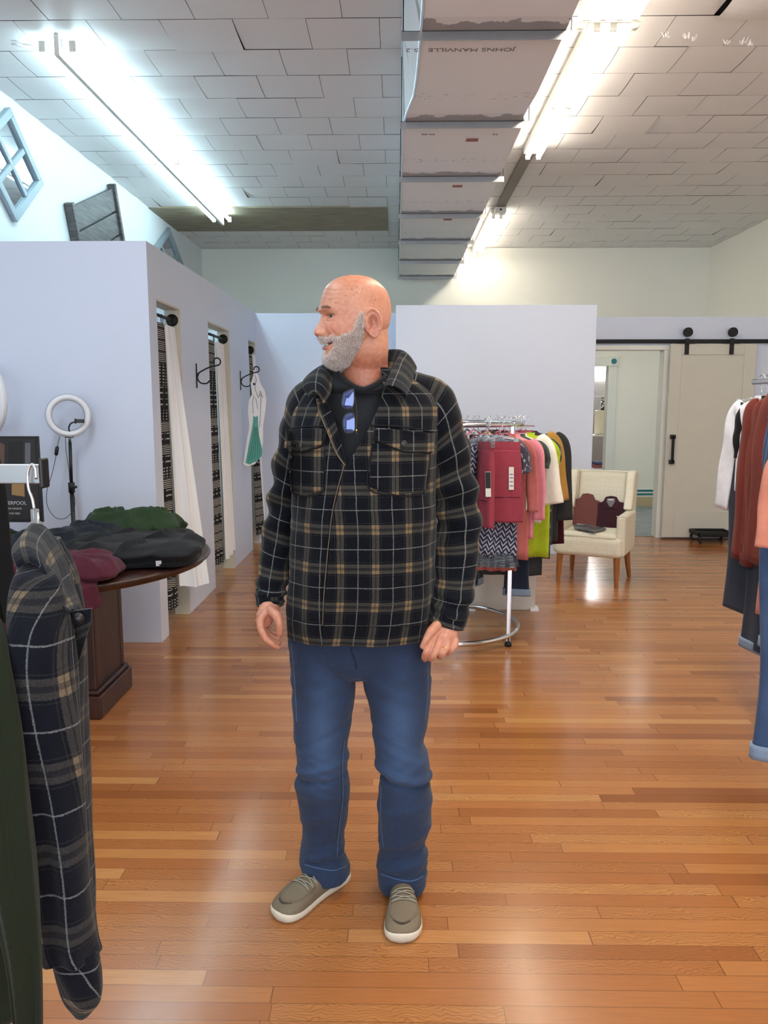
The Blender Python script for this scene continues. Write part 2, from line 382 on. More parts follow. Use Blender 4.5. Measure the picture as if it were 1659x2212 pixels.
# ---- fitting rooms: front wall, side wall with three openings, dividers
sbox('wall_fitting_front', (XL, XP, YP, YP + .1, 0, ZP), MWS)
OPN = [(4.96, 5.485, 2.14), (6.30, 7.08, 2.14), (8.0, 8.37, 2.13)]
fs = MB(); y = YP + .1
for (a, b_, z) in OPN:
    fs.box(XP - .1, XP, y, a, 0, ZP); fs.box(XP - .1, XP, a, b_, z, ZP); y = b_
fs.box(XP - .1, XP, y, 8.4, 0, ZP)
struct(fs.build('wall_fitting_side', MWS))
for i, yy in enumerate((6.05, 7.75)): sbox('wall_fitting_divider' + ('' if i == 0 else '_rear'), (XL, XP - .1, yy, yy + .08, 0, 2.2), MW)
sbox('wall_recess', (XP - .1, .05, 8.4, 8.5, 0, ZP - .02), MWS)
# white partition panel standing forward, a little taller
struct(MB().box(-.006, 1.925, 7.77, 7.88, 0, 2.435).build('wall_partition', MWS, bev=.004))
sbox('wall_partition_return', (-.006, .1, 7.88, 8.5, 0, 2.42), MWS)
# wall with the doorway
struct(MB().box(1.5, HX0, YD, YD + .12, 0, 2.43).box(HX0, HX1, YD, YD + .12, 2.12, 2.43).box(HX1, XR, YD, YD + .12, 0, 2.43).build('wall_door', MWS))
sbox('wall_partition_side', (1.5, 1.6, 7.88, YD, 0, 2.42), MWS)
# doorway casing
ct = MB().box(HX1 - .05, HX1 + .005, YD - .02, YD + .14, 0, 2.075).box(HX0, HX1 + .005, YD - .02, YD + .14, 2.075, 2.125).box(HX0, HX0 + .05, YD - .02, YD + .14, 0, 2.075)
struct(ct.build('trim_5', MTRIM, bev=.004))
# hallway baseboard with teal stripes
mteal = plain('teal_paint', (20, 120, 128), .5); mtan = plain('tan_baseboard', (190, 176, 140), .5)
struct(MB().box(BX1 + .12, XR, YB - .02, YB, .01, .15).build('baseboard_back', mtan))
struct(MB().box(BX1 + .12, XR, YB - .014, YB, .15, .262).build('trim_6', MTRIM))
for i, z in enumerate((.175, .228)): struct(MB().box(BX1 + .12, XR, YB - .018, YB - .001, z, z + .026).build('trim_%d' % (7 + i), mteal))
# inner door casing with corner rosette
ic = MB().box(BX1 - .006, BX1 + .115, YB - .025, YB + .14, 0, BZ).box(BX0 - .115, BX1, YB - .025, YB + .14, BZ - .006, BZ + .115).box(BX0 - .115, BX0, YB - .025, YB + .14, 0, BZ)
struct(ic.build('trim_9', MTRIM, bev=.006))
ros = thing('door_rosette', 'small white corner block with a teal disc on the hallway door casing', 'trim block', (BX1 + .06, YB - .03, BZ + .06))
MB().box(-.066, .066, -.012, .03, -.066, .066).build('block', MTRIM, ros, bev=.005)
MB().tube([(0, -.02, 0), (0, -.004, 0)], .038, 24).build('disc', mteal, ros)

# ---- things in the storeroom seen through the inner doorway
jug = thing('storage_tub', 'pale translucent tub with a lid standing on the storeroom shelf', 'tub', (3.30, YB + 1.3, 1.0))
prof = [(0, 0), (.10, 0), (.115, .03), (.12, .32), (.125, .33), (.125, .37), (.1, .39), (0, .39)]
mt = plain('milky_plastic', (238, 232, 205), .4)
def lathe(prof, n=24, loc=(0, 0, 0)):
    a = np.arange(n) / n * 2 * PI
    return np.array([[(loc[0] + r * math.cos(t), loc[1] + r * math.sin(t), loc[2] + z) for t in a] for r, z in prof])
MB().grid(lathe(prof[:5]), cv=True).build('body', mt, jug, True); MB().grid(lathe(prof[4:]), cv=True).build('lid', mt, jug, True)
shf = thing('shelving_unit', 'white shelving unit just inside the storeroom', 'shelf', (3.3, YB + 1.3, 0))
s_ = MB()
for z in (.35, .98, 1.6): MB().box(-.5, .45, -.2, .2, z, z + .02).build('shelf_board', MTRIM, shf)
for x in (-.48, .43):
    for y in (-.18, .18): MB().tube([(x, y, 0), (x, y, 1.6)], .012, 8).build('upright', MCHROME, shf)
vs = thing('glass_vase', 'silver and black glittery ornament on top of the storeroom tub', 'ornament', (3.30, YB + 1.3, 1.39))
o_ = MB(); rr = random.Random(2)
for k in range(26):
    a = rr.uniform(0, 6.28); h = rr.uniform(.03, .2); o_.sphere((math.cos(a) * .04 * rr.random(), math.sin(a) * .04, h), rr.uniform(.01, .02), 5)
o_.build('ornament_beads', MCHROME, vs)
MB().tube([(0, 0, 0), (0, 0, .2)], [.03, .012], 10).build('stem', MBLACK, vs)
for k, (z, w_) in enumerate(((.371, .26), (.371 + .05, .24), (.371 + .10, .25), (.371 + .15, .22))):
    t = MB().box(-w_ / 2, w_ / 2, -.12, .12, 0, .048).build('folded_cloth', knit('storeroom_cloth_%d' % k, [(40, 40, 50), (225, 225, 230), (150, 90, 90), (70, 80, 110)][k]), bev=.012)
    t.location = (3.30, YB + 1.3, z); tag(t, ['dark folded cloth at the bottom of the storeroom shelf pile', 'white folded cloth second from the bottom of the storeroom pile', 'dusty red folded cloth under the top one of the storeroom pile', 'blue-grey folded cloth on top of the storeroom shelf pile'][k], 'cloth', 'cloths folded on the storeroom shelf')
struct(MB().box(3.1, 4.15, YB + 3.56, YB + 3.6, 1.96, 2.45).build('window_1', emis('storeroom_daylight', (1, .98, .95), 30.)))
lp = thing('storeroom_light', 'bright lit ceiling panel in the storeroom behind the inner doorway', 'ceiling light', (3.3, YB + 2.0, 2.46))
MB().box(-.6, .6, -.3, .3, 0, .03).build('housing', MTRIM, lp); MB().box(-.57, .57, -.27, .27, -.012, 0).build('diffuser', emis('storeroom_lamp', (1, .97, .92), 12.), lp)

# ---- sliding barn door
dr = thing('sliding_door', 'greige single-panel sliding barn door hanging from a black rail', 'door', (3.42, YD - .07, .02))
MB().box(-.46, .46, -.02, .02, 0, 2.115).build('door_slab', MDOOR, dr, bev=.003)
fr = MB().box(-.46, -.335, -.032, -.018, 0, 2.115).box(.335, .46, -.032, -.018, 0, 2.115).box(-.335, .335, -.032, -.018, 2.0, 2.115).box(-.335, .335, -.032, -.018, 0, .29)
fr.build('door_frame', MDOOR, dr, bev=.003)
MB().box(-.415, -.385, -.085, -.07, .84, 1.12).box(-.425, -.375, -.085, -.03, .82, .865).box(-.425, -.375, -.085, -.03, 1.095, 1.14).build('handle', MBLKM, dr, bev=.004)
for x in (-.29, .19):
    hh = MB().box(x - .022, x + .022, -.045, -.03, 2.0, 2.17).box(x - .08, x + .08, -.05, .02, 2.115, 2.125).build('hanger_strap', MBLKM, dr)
    MB().tube([(x, -.062, 2.235), (x, -.03, 2.235)], .05, 28).build('roller', MBLKM, dr)
rl = thing('door_rail', 'black flat steel rail above the sliding door and doorway', 'rail', (3.2, YD - .035, 2.165))
MB().box(-1.1, 1.2, -.004, .004, -.022, .022).build('track', MBLKM, rl)
MB().box(-1.12, -1.05, -.02, .02, -.03, .03).build('end_stop', MBLKM, rl)
for x in (-.9, -.4, .3, .9): MB().tube([(x, 0, 0), (x, .035, 0)], .012, 10).build('standoff', MBLKM, rl)
# black low stand on floor by the sliding door
bs = thing('floor_stand', 'low black ornate display stand on the floor by the sliding door', 'stand', fl(1535, 1170))
k_ = MB().box(-.17, .17, -.12, .12, .07, .10).box(-.19, .19, -.14, -.12, .08, .125).box(-.19, .19, .12, .14, .08, .125).box(-.19, -.17, -.14, .14, .08, .125).box(.17, .19, -.14, .14, .08, .125)
k_.build('tray', MBLKM, bs, bev=.006)
for sx in (-1, 1):
    for sy in (-1, 1): MB().tube([(sx * .16, sy * .11, .08), (sx * .175, sy * .12, .04), (sx * .15, sy * .11, .0)], [.018, .012, .016], 8).build('leg', MBLKM, bs)

# ================================================================ air duct
m, nt, b = newmat('duct_board'); p_ = world_pos(nt); q = xyz(nt, p_)
fy = M_(nt, 'MULTIPLY', M_(nt, 'FRACT', M_(nt, 'DIVIDE', M_(nt, 'SUBTRACT', q[1], 4.03 - 1.21 * 4), 1.21)), 1.21)  # distance past last strap
d1 = M_(nt, 'SUBTRACT', 1.21, fy)
sm = M_(nt, 'GREATER_THAN', M_(nt, 'ADD', noise(nt, p_, 9, 5), M_(nt, 'MULTIPLY', M_(nt, 'SUBTRACT', .14, d1), 4.)), .62)
sp_ = M_(nt, 'MULTIPLY', M_(nt, 'GREATER_THAN', noise(nt, comb(nt, M_(nt, 'MULTIPLY', q[0], 1), M_(nt, 'MULTIPLY', q[1], 2.), 0), 26, 4), .61), M_(nt, 'LESS_THAN', M_(nt, 'ABSOLUTE', M_(nt, 'SUBTRACT', d1, .42)), .05))
c = mix(nt, M_(nt, 'MULTIPLY', M_(nt, 'LESS_THAN', d1, .15), .35), sr((230, 231, 234)), sr((200, 200, 206)))
c = mix(nt, M_(nt, 'MULTIPLY', sp_, .6), c, sr((80, 78, 76))); c = mix(nt, M_(nt, 'MULTIPLY', sm, .6), c, sr((62, 56, 54)))
nt.links.new(c, b.inputs['Base Color']); b.inputs['Roughness'].default_value = .45; b.inputs['Specular IOR Level'].default_value = .6
bump(nt, b, noise(nt, p_, 14, 4), .1, .01)
MDUCT = m; MFOIL = plain('foil_tape', (200, 203, 210), .28, .9, bumpscale=40, bs=.5, var=.1)
duct = thing('air_duct', 'long boxed air duct wrapped in pale duct board under the ceiling', 'air duct', (.42, 7, ZC))
ZD = 3.25; T = lambda x, y, z: (x - .42, y - 7, z - ZC)
ysec = [1.5, 4.0, 4.75, 5.15, 5.24, 11.42]; xl = [.115, .115, .105, .05, .038, .038]; xr = [.80, .80, .80, .78, .80, .80]
P = np.array([[T(.035, y, ZC - .01), T(xl[i], y, ZD), T(xl[i] + .012, y, ZD), T(xr[i] - .012, y, ZD), T(xr[i], y, ZD), T(.81, y, ZC - .01)] for i, y in enumerate(ysec)])
V, F, U = grid_geo(P); F = [tuple(f) for f in F] + [(0, 1, 2, 3, 4, 5), tuple(range(30, 36))]
o = mesh_obj('duct_body', V, F, MDUCT, duct)
s_ = MB(); ye = np.linspace(1.5, 11.4, 40)
xlf = np.interp(ye, ysec, xl)
s_.tube([T(x, y, ZD + .003) for x, y in zip(xlf, ye)], .009, 6)
s_.tube([T(.035, y, ZC - .02) for y in ye], .008, 6)
s_.build('corner_tape', MFOIL, duct)
for k in range(9):
    y = 4.03 - 2.42 + 1.21 * k
    if y > 11.35: y = 11.33
    hw = .0
    s_ = MB().box(.02 - .42, .835 - .42, y - 7 - .018, y - 7 + .018, ZD - ZC - .004, ZD - ZC + .0).box(.02 - .42, .835 - .42, y - 7 - .018, y - 7 - .014, ZD - ZC - .044, ZD - ZC - .0)
    s_.build('strap_bar', MSTEEL, duct, bev=.001)
    s_ = MB().tube([T(.03, y, ZD), T(.03, y, ZC)], .003, 5); s_.build('hanger_wire', MBLKM, duct); MB().tube([T(.828, y, ZD), T(.828, y, ZC)], .003, 5).build('hanger_wire', MBLKM, duct)
mred = plain('faded_red_sticker', (150, 92, 82), .6); mgt = plain('faded_print', (128, 124, 124), .7)
for (u, v) in ((1020, 302), (988, 402), (967, 474)):
    c = fl(u, v, ZD); MB().box(c[0] - .42 - .04, c[0] - .42 + .04, c[1] - 7 - .03, c[1] - 7 + .03, ZD - ZC - .0025, ZD - ZC - .0003).build('sticker', mred, duct)
for (u, v, t, hs) in ((994, 107, 'JOHNS MANVILLE   5.2', .055), (925, 290, '30-06', .04), (1070, 290, '52', .04)):
    c = fl(u, v, ZD)
    text_obj('printing', t, hs, mgt, duct, Matrix.Translation((c[0] - .42, c[1] - 7, ZD - ZC - .0012)) @ Matrix.Rotation(PI, 4, 'Y') @ Matrix.Rotation(0, 4, 'Z'), .0004)

# ================================================================ fluorescent fixtures
mcool = emis('cool_tube', (.62, .9, 1.0), TUBE_COOL); mwarm = emis('warm_tube', (1., .90, .76), TUBE_WARM)
def fixture(label, x, y0, y1, offs, mat, zt, wide=.09, nt_=2, back=False):
    f = thing('fluorescent_fixture', label, 'ceiling light', (x, (y0 + y1) / 2, ZC), 0, 'fluorescent strip fixtures'); h = (y1 - y0) / 2
    MB().box(-wide, wide, -h, h, -.065 if wide > .05 else -.135, -.012).build('housing', MTRIM, f, bev=.006)
    seg = 2 if (y1 - y0) > 3 else nt_
    for o_ in offs:
        for k in range(seg):
            a = -h + .02 + (2 * h - .04) * k / seg; b_ = -h + .02 + (2 * h - .04) * (k + 1) / seg - .03
            MB().tube([(o_, a, zt), (o_, b_, zt)], .019, 14).build('tube', mat, f, True)
            for e in (a - .012, b_ - .008): MB().box(o_ - .018, o_ + .018, e, e + .012, zt - .022, -.05).build('lamp_holder', MTRIM, f)
    return f
fixture('long cool-white twin-tube strip light above the fitting rooms', -2.0, 4.92, 9.4, (-.09, .09), mcool, -.085, .016)
fa = fixture('near warm strip light beside the duct, cut by the top of the photo', 1.15, 2.2, 4.62, (-.13, -.045, .045, .13), mwarm, -.10, .16, 1)
fixture('middle warm strip light right of the duct', 1.15, 4.68, 7.06, (-.045, .045), mwarm, -.10, .075)
fixture('farthest warm strip light right of the duct near the back wall', 1.12, 9.15, 11.38, (-.04, .04), mwarm, -.10, .07)
# end cap of the near fixture
MB().box(-.17, .17, 1.19, 1.215, -.115, -.012).build('end_cap', MTRIM, fa, bev=.01)
for x in (-.145, .145): MB().tube([(x, 1.20, -.11), (x, 1.245, -.11)], .03, 16).build('end_knob', MTRIM, fa, True)
cd = thing('conduit_channel', 'empty grey mounting channel on the ceiling between two strip lights', 'mounting channel', (1.14, 8.1, ZC))
MB().box(-.05, .05, -1.04, 1.04, -.028, -.008).build('channel', plain('dusty_grey', (130, 124, 116), .6), cd)
MB().box(-.06, .06, .9, 1.04, -.09, -.03).build('box', MTRIM, cd, bev=.006)
MB().tube([(0, .898, -.06), (0, .91, -.06)], .012, 12).build('knockout', MBLACK, cd)
cw = thing('loose_wire', 'coiled loose white wire by the near end of the cool strip light', 'wire', tuple(fl(60, 95, ZC - .05)))
s_ = MB(); a = np.linspace(0, 9 * PI, 120)
s_.tube(np.stack([-.06 + .028 * np.cos(a) * (1 + .2 * np.sin(a * .7)), .0 + .02 * np.sin(a * 1.1), .012 * np.sin(a * .37)], 1), .003, 5)
s_.tube([(-.03, 0, 0), (.05, .0, -.01), (.13, .01, .0), (.2, .01, .01)], .004, 6); s_.build('wire_coil', MWHITE, cw)
MB().box(.17, .22, -.02, .03, -.03, .02).build('connector', MWHITE, cw, bev=.004)

# ================================================================ wall decor above the fitting rooms (on the left wall)
mmir, nt, b = newmat('mirror_glass'); b.inputs['Metallic'].default_value = 1; b.inputs['Roughness'].default_value = .02; b.inputs['Base Color'].default_value = (.62, .66, .70, 1)
mbg = plain('blue_grey_paint', (150, 163, 172), .5, bumpscale=30, bs=.1)
def diamond(label, cy, cz, h, ys=1.25, tilt=0.):
    d = thing('mirror_frame', label, 'mirror', (XL + .004, cy, cz))
    R = Matrix.Rotation(PI / 4 + tilt, 4, 'X')
    d.scale = (1, ys, 1); s_ = MB(); w_ = h * .19
    for (a, b_, c, e) in ((-h, h, h - w_, h), (-h, h, -h, -h + w_), (-h, -h + w_, -h + w_, h - w_), (h - w_, h, -h + w_, h - w_)): s_.box(0, .035, a, b_, c, e, R)
    s_.build('frame', mbg, d, bev=.004)
    s_ = MB(); k = .018; s_.box(.004, .026, -k, k, -h + w_, h - w_, R).box(.004, .026, -h + w_, -k, -k, k, R).box(.004, .026, k, h - w_, -k, k, R); s_.build('muntin', mbg, d, bev=.003)
    s_ = MB().box(0, .01, -h + w_ * .9, h - w_ * .9, -h + w_ * .9, h - w_ * .9, R); s_.build('mirror_pane', mmir, d)
    return d
diamond('large blue-grey window-style mirror hung as a diamond, cut by the left edge', 5.82, 3.17, .275)
diamond('small blue-grey window-style mirror hung as a diamond, partly hidden by the fitting rooms', 9.75, 3.12, .33, 1.75)
wb = thing('wooden_board', 'tilted dark stained slatted wooden board on the upper left wall', 'wall decor', (XL + .01, 7.45, 2.93))
mdw, nt, b = newmat('dark_stained_wood'); co = coords(nt); q = xyz(nt, co)
g = noise(nt, comb(nt, M_(nt, 'MULTIPLY', q[0], 8), M_(nt, 'MULTIPLY', q[1], 3), M_(nt, 'MULTIPLY', q[2], 40)), 1.5, 4)
nt.links.new(ramp(nt, g, [(.3, sr((46, 42, 42))), (.7, sr((92, 86, 86)))]), b.inputs['Base Color']); b.inputs['Roughness'].default_value = .55
R = Matrix.Rotation(math.radians(22), 4, 'X')
for k in range(4): MB().box(.02, .045, -.55, .55, -.42 + k * .215, -.42 + k * .215 + .2, R).build('slat', mdw, wb, bev=.004)
for y in (-.6, .52): MB().box(0, .07, y, y + .05, -.45, .46, R).build('rail', mdw, wb, bev=.005)
# ================================================================ fitting-room curtains, rods, hooks
m, nt, b = newmat('mudcloth_print'); uv = xyz(nt, N(nt, 'ShaderNodeUVMap').outputs[0])
row = M_(nt, 'FLOOR', M_(nt, 'DIVIDE', uv[1], .075)); fr_ = M_(nt, 'FRACT', M_(nt, 'DIVIDE', uv[1], .075))
wn = N(nt, 'ShaderNodeTexWhiteNoise', noise_dimensions='1D'); nt.links.new(row, wn.inputs['W']); wv_ = wn.outputs['Value']
gt = lambda a, c: M_(nt, 'GREATER_THAN', a, c); lt = lambda a, c: M_(nt, 'LESS_THAN', a, c); mu = lambda a, c: M_(nt, 'MULTIPLY', a, c)
lines = gt(M_(nt, 'FRACT', M_(nt, 'DIVIDE', uv[1], .0125)), .55)
dots = mu(gt(M_(nt, 'FRACT', M_(nt, 'DIVIDE', uv[0], .022)), .6), gt(M_(nt, 'FRACT', M_(nt, 'DIVIDE', uv[1], .02)), .55))
dash = mu(gt(M_(nt, 'FRACT', M_(nt, 'DIVIDE', uv[0], .05)), .35), gt(M_(nt, 'FRACT', M_(nt, 'DIVIDE', uv[1], .0375)), .72))
pat = M_(nt, 'ADD', mu(lines, lt(wv_, .3)), M_(nt, 'ADD', mu(dots, mu(gt(wv_, .3), lt(wv_, .58))), mu(dash, gt(wv_, .58))), clamp=True)
edge = lt(M_(nt, 'ABSOLUTE', M_(nt, 'SUBTRACT', fr_, .5)), .44)
nt.links.new(mix(nt, mu(mu(pat, edge), .85), sr((30, 28, 30)), sr((196, 190, 180))), b.inputs['Base Color']); b.inputs['Roughness'].default_value = .9
MMUD = m
MLINING, nt, b = newmat('white_curtain_lining'); b.inputs['Base Color'].default_value = (*sr((240, 241, 243)), 1); b.inputs['Roughness'].default_value = .85
b.inputs['Subsurface Weight'].default_value = .0; bump(nt, b, noise(nt, coords(nt), 200, 2), .15, .002)
def drape(top, bot, z0, z1, amp, nf, seed, n=60, m_=40, hem=.0):
    """hanging cloth: top and bottom polylines in the ground plane, wavy folds"""
    T0 = spline(top, n); B0 = spline(bot, n); P = np.zeros((m_, n, 3)); UV = np.zeros((m_, n, 2)); rr = np.random.default_rng(seed); ph = rr.uniform(0, 6.28)
    s = np.linspace(0, 1, n)
    for k in range(m_):
        t = k / (m_ - 1); C = T0 * (1 - t) + B0 * t
        d = np.gradient(C, axis=0); nrm = np.stack([-d[:, 1], d[:, 0]], 1); nrm /= np.linalg.norm(nrm, axis=1)[:, None] + 1e-9
        A = amp * (.5 + .5 * t)
        w_ = np.sin(s * nf * 2 * PI + ph + .5 * np.sin(t * 3 + seed)) + .35 * np.sin(s * nf * 4.3 * PI + seed + t * 1.5)
        P[k, :, :2] = C + nrm * (A * w_)[:, None]; P[k, :, 2] = z0 + (z1 - z0) * t + hem * t * np.sin(s * 5 + seed)
        L = np.concatenate([[0], np.cumsum(np.linalg.norm(np.diff(P[k, :, :2], axis=0), axis=1))]); UV[k, :, 0] = L; UV[k, :, 1] = P[k, :, 2]
    return P, UV
CL = [('nearest', 'first'), ('middle', 'second'), ('farthest', 'third')]
for i, (a, b_, z) in enumerate(OPN):
    nm = CL[i][0]; wd = b_ - a
    x = XP - .05
    c = thing('curtain', 'black and cream patterned curtain with white lining in the %s fitting-room opening' % nm, 'curtain', (x, a, z - .08), 0, 'fitting-room curtains')
    if i == 0: tp, bt = [(0.0, .13), (.005, .30)], [(-.02, .10), (.035, .29)]; lt_, lb = [(.01, .28), (.02, .4), (.01, .51)], [(.05, .27), (.15, .33), (.21, .42), (.15, .52)]; zb, zl = -1.94, -1.80
    elif i == 1: tp, bt = [(0.0, .16), (.005, .42)], [(-.02, .14), (.03, .44)]; lt_, lb = [(.01, .40), (.02, .56), (.0, .76)], [(.04, .42), (.06, .56), (.05, .78)]; zb, zl = -1.93, -1.90
    else: tp, bt = [(.02, .18), (.03, .28)], [(.06, .14), (.13, .33)]; lt_, lb = [(.04, .27), (.05, .35)], [(.09, .31), (.11, .42)]; zb, zl = -1.93, -1.88
    P, UV = drape(tp, bt, -.045, zb, .012, 3.5, i + 3); MB().grid(P, UV=UV).build('printed_panel', MMUD, c, True)
    P, UV = drape(lt_, lb, -.05, zl, .012, 3., i + 9, hem=.015); MB().grid(P, UV=UV).build('lining', MLINING, c, True)
    for k in range(3): 
        yy = .07 + k * (wd - .16) / 2; aa = np.linspace(0, 2 * PI, 17)[:-1]
        MB().tube([(.008 * math.sin(k), yy + .022 * math.cos(t), -.02 + .03 * math.sin(t)) for t in aa], .003, 6, closed=True).build('curtain_ring', MBLKM, c, True)
    r = thing('curtain_rod', 'short black rod with round end brackets in the %s fitting-room opening' % nm, 'curtain rod', (x, a, z - .08), 0, 'fitting-room curtain rods')
    MB().tube([(0, 0, 0), (0, wd, 0)], .011, 12).build('rod', MBLKM, r, True)
    for yy in (0.0, wd - .014): MB().tube([(0, yy, 0), (0, yy + .014, 0)], .042, 20).build('end_bracket', MBLKM, r, True)
    # thin timber jamb lining
    struct(MB().box(XP - .102, XP + .002, b_ - .012, b_ - .001, 0, z - .001).box(XP - .102, XP + .002, a + .001, b_ - .012, z - .014, z - .001).build('trim_%d' % (20 + i), plain('raw_pine_%d' % i, (205, 196, 176), .6)))
def scroll_hook(y, z, s, label):
    h = thing('wall_hook', label, 'hook', (XP, y, z), 0, 'scroll hooks on the fitting-room wall')
    MB().box(0, .006, -.012 * s, .012 * s, -.09 * s, .09 * s).build('back_plate', MBLKM, h, bev=.002)
    a = np.linspace(-.6 * PI, 1.1 * PI, 26); cx_, cz_ = .155 * s, .105 * s
    sp1 = [(cx_ + .03 * s * math.cos(t) * (1 - .25 * (t + 1.9) / 5.3), 0, cz_ + .03 * s * math.sin(t) * (1 - .25 * (t + 1.9) / 5.3)) for t in a]
    up = spline([(.006, 0, -.0), (.02 * s, 0, .022 * s), (.07 * s, 0, .05 * s), (.12 * s, 0, .07 * s)] + sp1[3:], 60)
    MB().tube(up, .0055 * s, 8).build('upper_arm', MBLKM, h, True)
    dn = spline([(.02 * s, 0, .022 * s), (.008, 0, -.015 * s), (.03 * s, 0, -.05 * s), (.075 * s, 0, -.055 * s), (.1 * s, 0, -.035 * s), (.125 * s, 0, -.032 * s)], 30)
    MB().tube(dn, .0055 * s, 8).sphere((.13 * s, 0, -.033 * s), .011 * s, 8).build('lower_arm', MBLKM, h, True)
h1 = pX(424, 812, XP); scroll_hook(h1[1], h1[2], 1.0, 'empty black scroll hook between the first two fitting-room openings')
h2 = pX(519, 822, XP); scroll_hook(h2[1], h2[2], 1.0, 'black scroll hook holding the cut-out dress figure by the farthest opening')
# cut-out figure with teal dress
mteald = plain('teal_dress_paint', (78, 160, 148), .5)
dd = thing('dress_cutout', 'flat white cut-out figure in a teal flared skirt hanging from the second scroll hook', 'wall sign', (XP + .17, h2[1] + .012, h2[2] + .03))
# outline in the plane of the sign (x = outwards from the wall, z down)
ol = [(.02, -.06), (.0, .02), (-.03, .075), (-.04, .03), (-.07, -.06), (-.06, -.16), (-.09, -.22), (-.10, -.32), (-.09, -.45), (-.12, -.62), (-.155, -.82), (-.12, -.84), (-.05, -.825), (.0, -.76), (.03, -.62), (.035, -.45), (.06, -.3), (.07, -.2), (.055, -.12)]
Rz = Matrix.Rotation(math.radians(20), 4, 'Z')
MB().poly([(x * 1.05, z) for x, z in ol][::-1], .008, Rz).build('board', MWHITE, dd)
sk = [(-.055, -.36), (-.035, -.375), (-.012, -.36), (-.012, -.45), (-.005, -.55), (.025, -.70), (.015, -.745), (-.01, -.775), (-.04, -.80), (-.075, -.81), (-.10, -.825), (-.14, -.81), (-.105, -.64), (-.07, -.48), (-.06, -.42)]
MB().poly([(x, z) for x, z in sk][::-1], .003, Rz @ Matrix.Translation((0, -.0035, 0))).build('skirt', mteald, dd)
s_ = MB(); L_ = lambda pts, r=.0016: s_.tube([tuple(Rz @ Vector((x, -.004, z))) for x, z in spline(pts, 14)], r, 5)
L_([(-.03, .02), (-.02, -.03), (-.035, -.09), (-.02, -.15), (-.005, -.19)]); L_([(-.005, -.19), (.02, -.16), (.04, -.19)]); L_([(.005, -.17), (.012, -.13), (.025, -.15), (.02, -.2), (.012, -.35), (.0, -.47)]); L_([(-.05, -.17), (-.06, -.25), (-.055, -.34)]); L_([(-.03, -.19), (-.02, -.25), (-.01, -.3)])
for k in range(5): L_([(-.05 + .008 * k, -.47), (-.07 + .016 * k, -.62), (-.11 + .028 * k, -.79 + .008 * k)], .0012)
s_.build('drawn_lines', MBLKM, dd)

# ================================================================ ring lights against the fitting-room front wall
def ringlight(label, u, v, Y, R, r, rz, tiltx, pole_uv=None, big=False):
    c = pY(u, v, Y); t = thing('ring_light', label, 'ring light', (c[0], c[1], 0))
    M = Matrix.Translation((0, 0, c[2])) @ Matrix.Rotation(rz, 4, 'Z') @ Matrix.Rotation(tiltx, 4, 'X')
    a = np.arange(72) / 72 * 2 * PI
    def ring(prof):
        return np.array([[tuple(M @ Vector(((R + pr) * math.cos(q_), pz, (R + pr) * math.sin(q_)))) for pr, pz in prof] for q_ in a])
    MB().grid(ring([(-r, -.006), (-r * .6, -.018), (0, -.023), (r * .6, -.018), (r, -.006)]), cu=True).build('diffuser', MWHITE, t, True)
    MB().grid(ring([(-r, -.006), (-r * 1.12, .012), (-r * .5, .022), (r * .5, .022), (r * 1.12, .012), (r, -.006)]), cu=True).build('housing', MBLACK if not big else MWHITE, t, True)
    return t, M, c
rt, RM, rc = ringlight('ten-inch ring light with phone clip on a black stand beside the white wall', 148, 898, 4.66, .108, .017, math.radians(24), 0)
zb = rc[2] - .125
MB().tube([(0, 0, zb - .03), (0, 0, zb + .01)], .008, 10).box(-.02, .02, -.012, .012, zb - .005, zb + .006).build('neck', MSTEEL, rt, True)
bpx = pY(157, 1135, 4.66)[0] - rc[0]
MB().tube([(0, 0, zb - .03), (bpx * .45, 0, .98)], .0095, 12).build('upper_pole', MBLACK, rt, True)
MB().tube([(bpx * .45, 0, .98), (bpx * .7, 0, .06)], .0125, 12).build('lower_pole', MBLACK, rt, True)
MB().tube([(bpx * .45, 0, .97), (bpx * .46, 0, 1.03)], .019, 12).tube([(bpx * .45, -.01, 1.0), (bpx * .45 + .035, -.01, 1.005)], .008, 8).build('clamp_knob', MBLACK, rt, True)
for an in (190, 265, 350):
    a = math.radians(an); MB().tube([(bpx * .6, 0, .42), (bpx * .6 + .26 * math.cos(a), .26 * math.sin(a) * .9, .012)], .008, 8).build('leg', MBLACK, rt, True)
MB().tube([tuple(RM @ Vector(p)) for p in spline([(0, -.004, -.095), (-.002, -.02, -.07), (.01, -.03, -.045), (.035, -.035, -.035)], 14)], .0045, 8).build('gooseneck', MBLACK, rt, True)
MB().box(.03, .085, -.05, -.03, -.042, -.02, RM).box(.03, .04, -.06, -.025, -.046, -.016, RM).build('phone_clip', MBLACK, rt, bev=.003)
cab = [pY(u, v, 4.62) - np.array([rc[0], rc[1], 0]) for u, v in ((129, 942), (124, 965), (121, 985), (112, 1025), (101, 1062), (103, 1095), (120, 1118), (140, 1120), (155, 1108))]
MB().tube(spline(cab, 60), .0018, 6).build('power_cable', MBLACK, rt, True)
cab = [pY(u, v, 4.64) - np.array([rc[0], rc[1], 0]) for u, v in ((141, 942), (143, 975), (149, 1015), (151, 1040), (158, 1060), (162, 1085), (158, 1105))]
MB().tube(spline(cab, 40), .0018, 6).build('cable', MBLACK, rt, True)
a_, b2 = [pY(u, v, 4.62) - np.array([rc[0], rc[1], 0]) for u, v in ((124, 964), (121, 984))]
MB().tube([a_, a_ * .85 + b2 * .15, a_ * .15 + b2 * .85, b2], [.006, .011, .011, .006], 10).build('inline_switch', MBLACK, rt, True)
r2t, RM2, rc2 = ringlight('larger white ring light cut by the left edge of the photo', -22, 864, 4.62, .172, .024, math.radians(-40), 0, big=True)
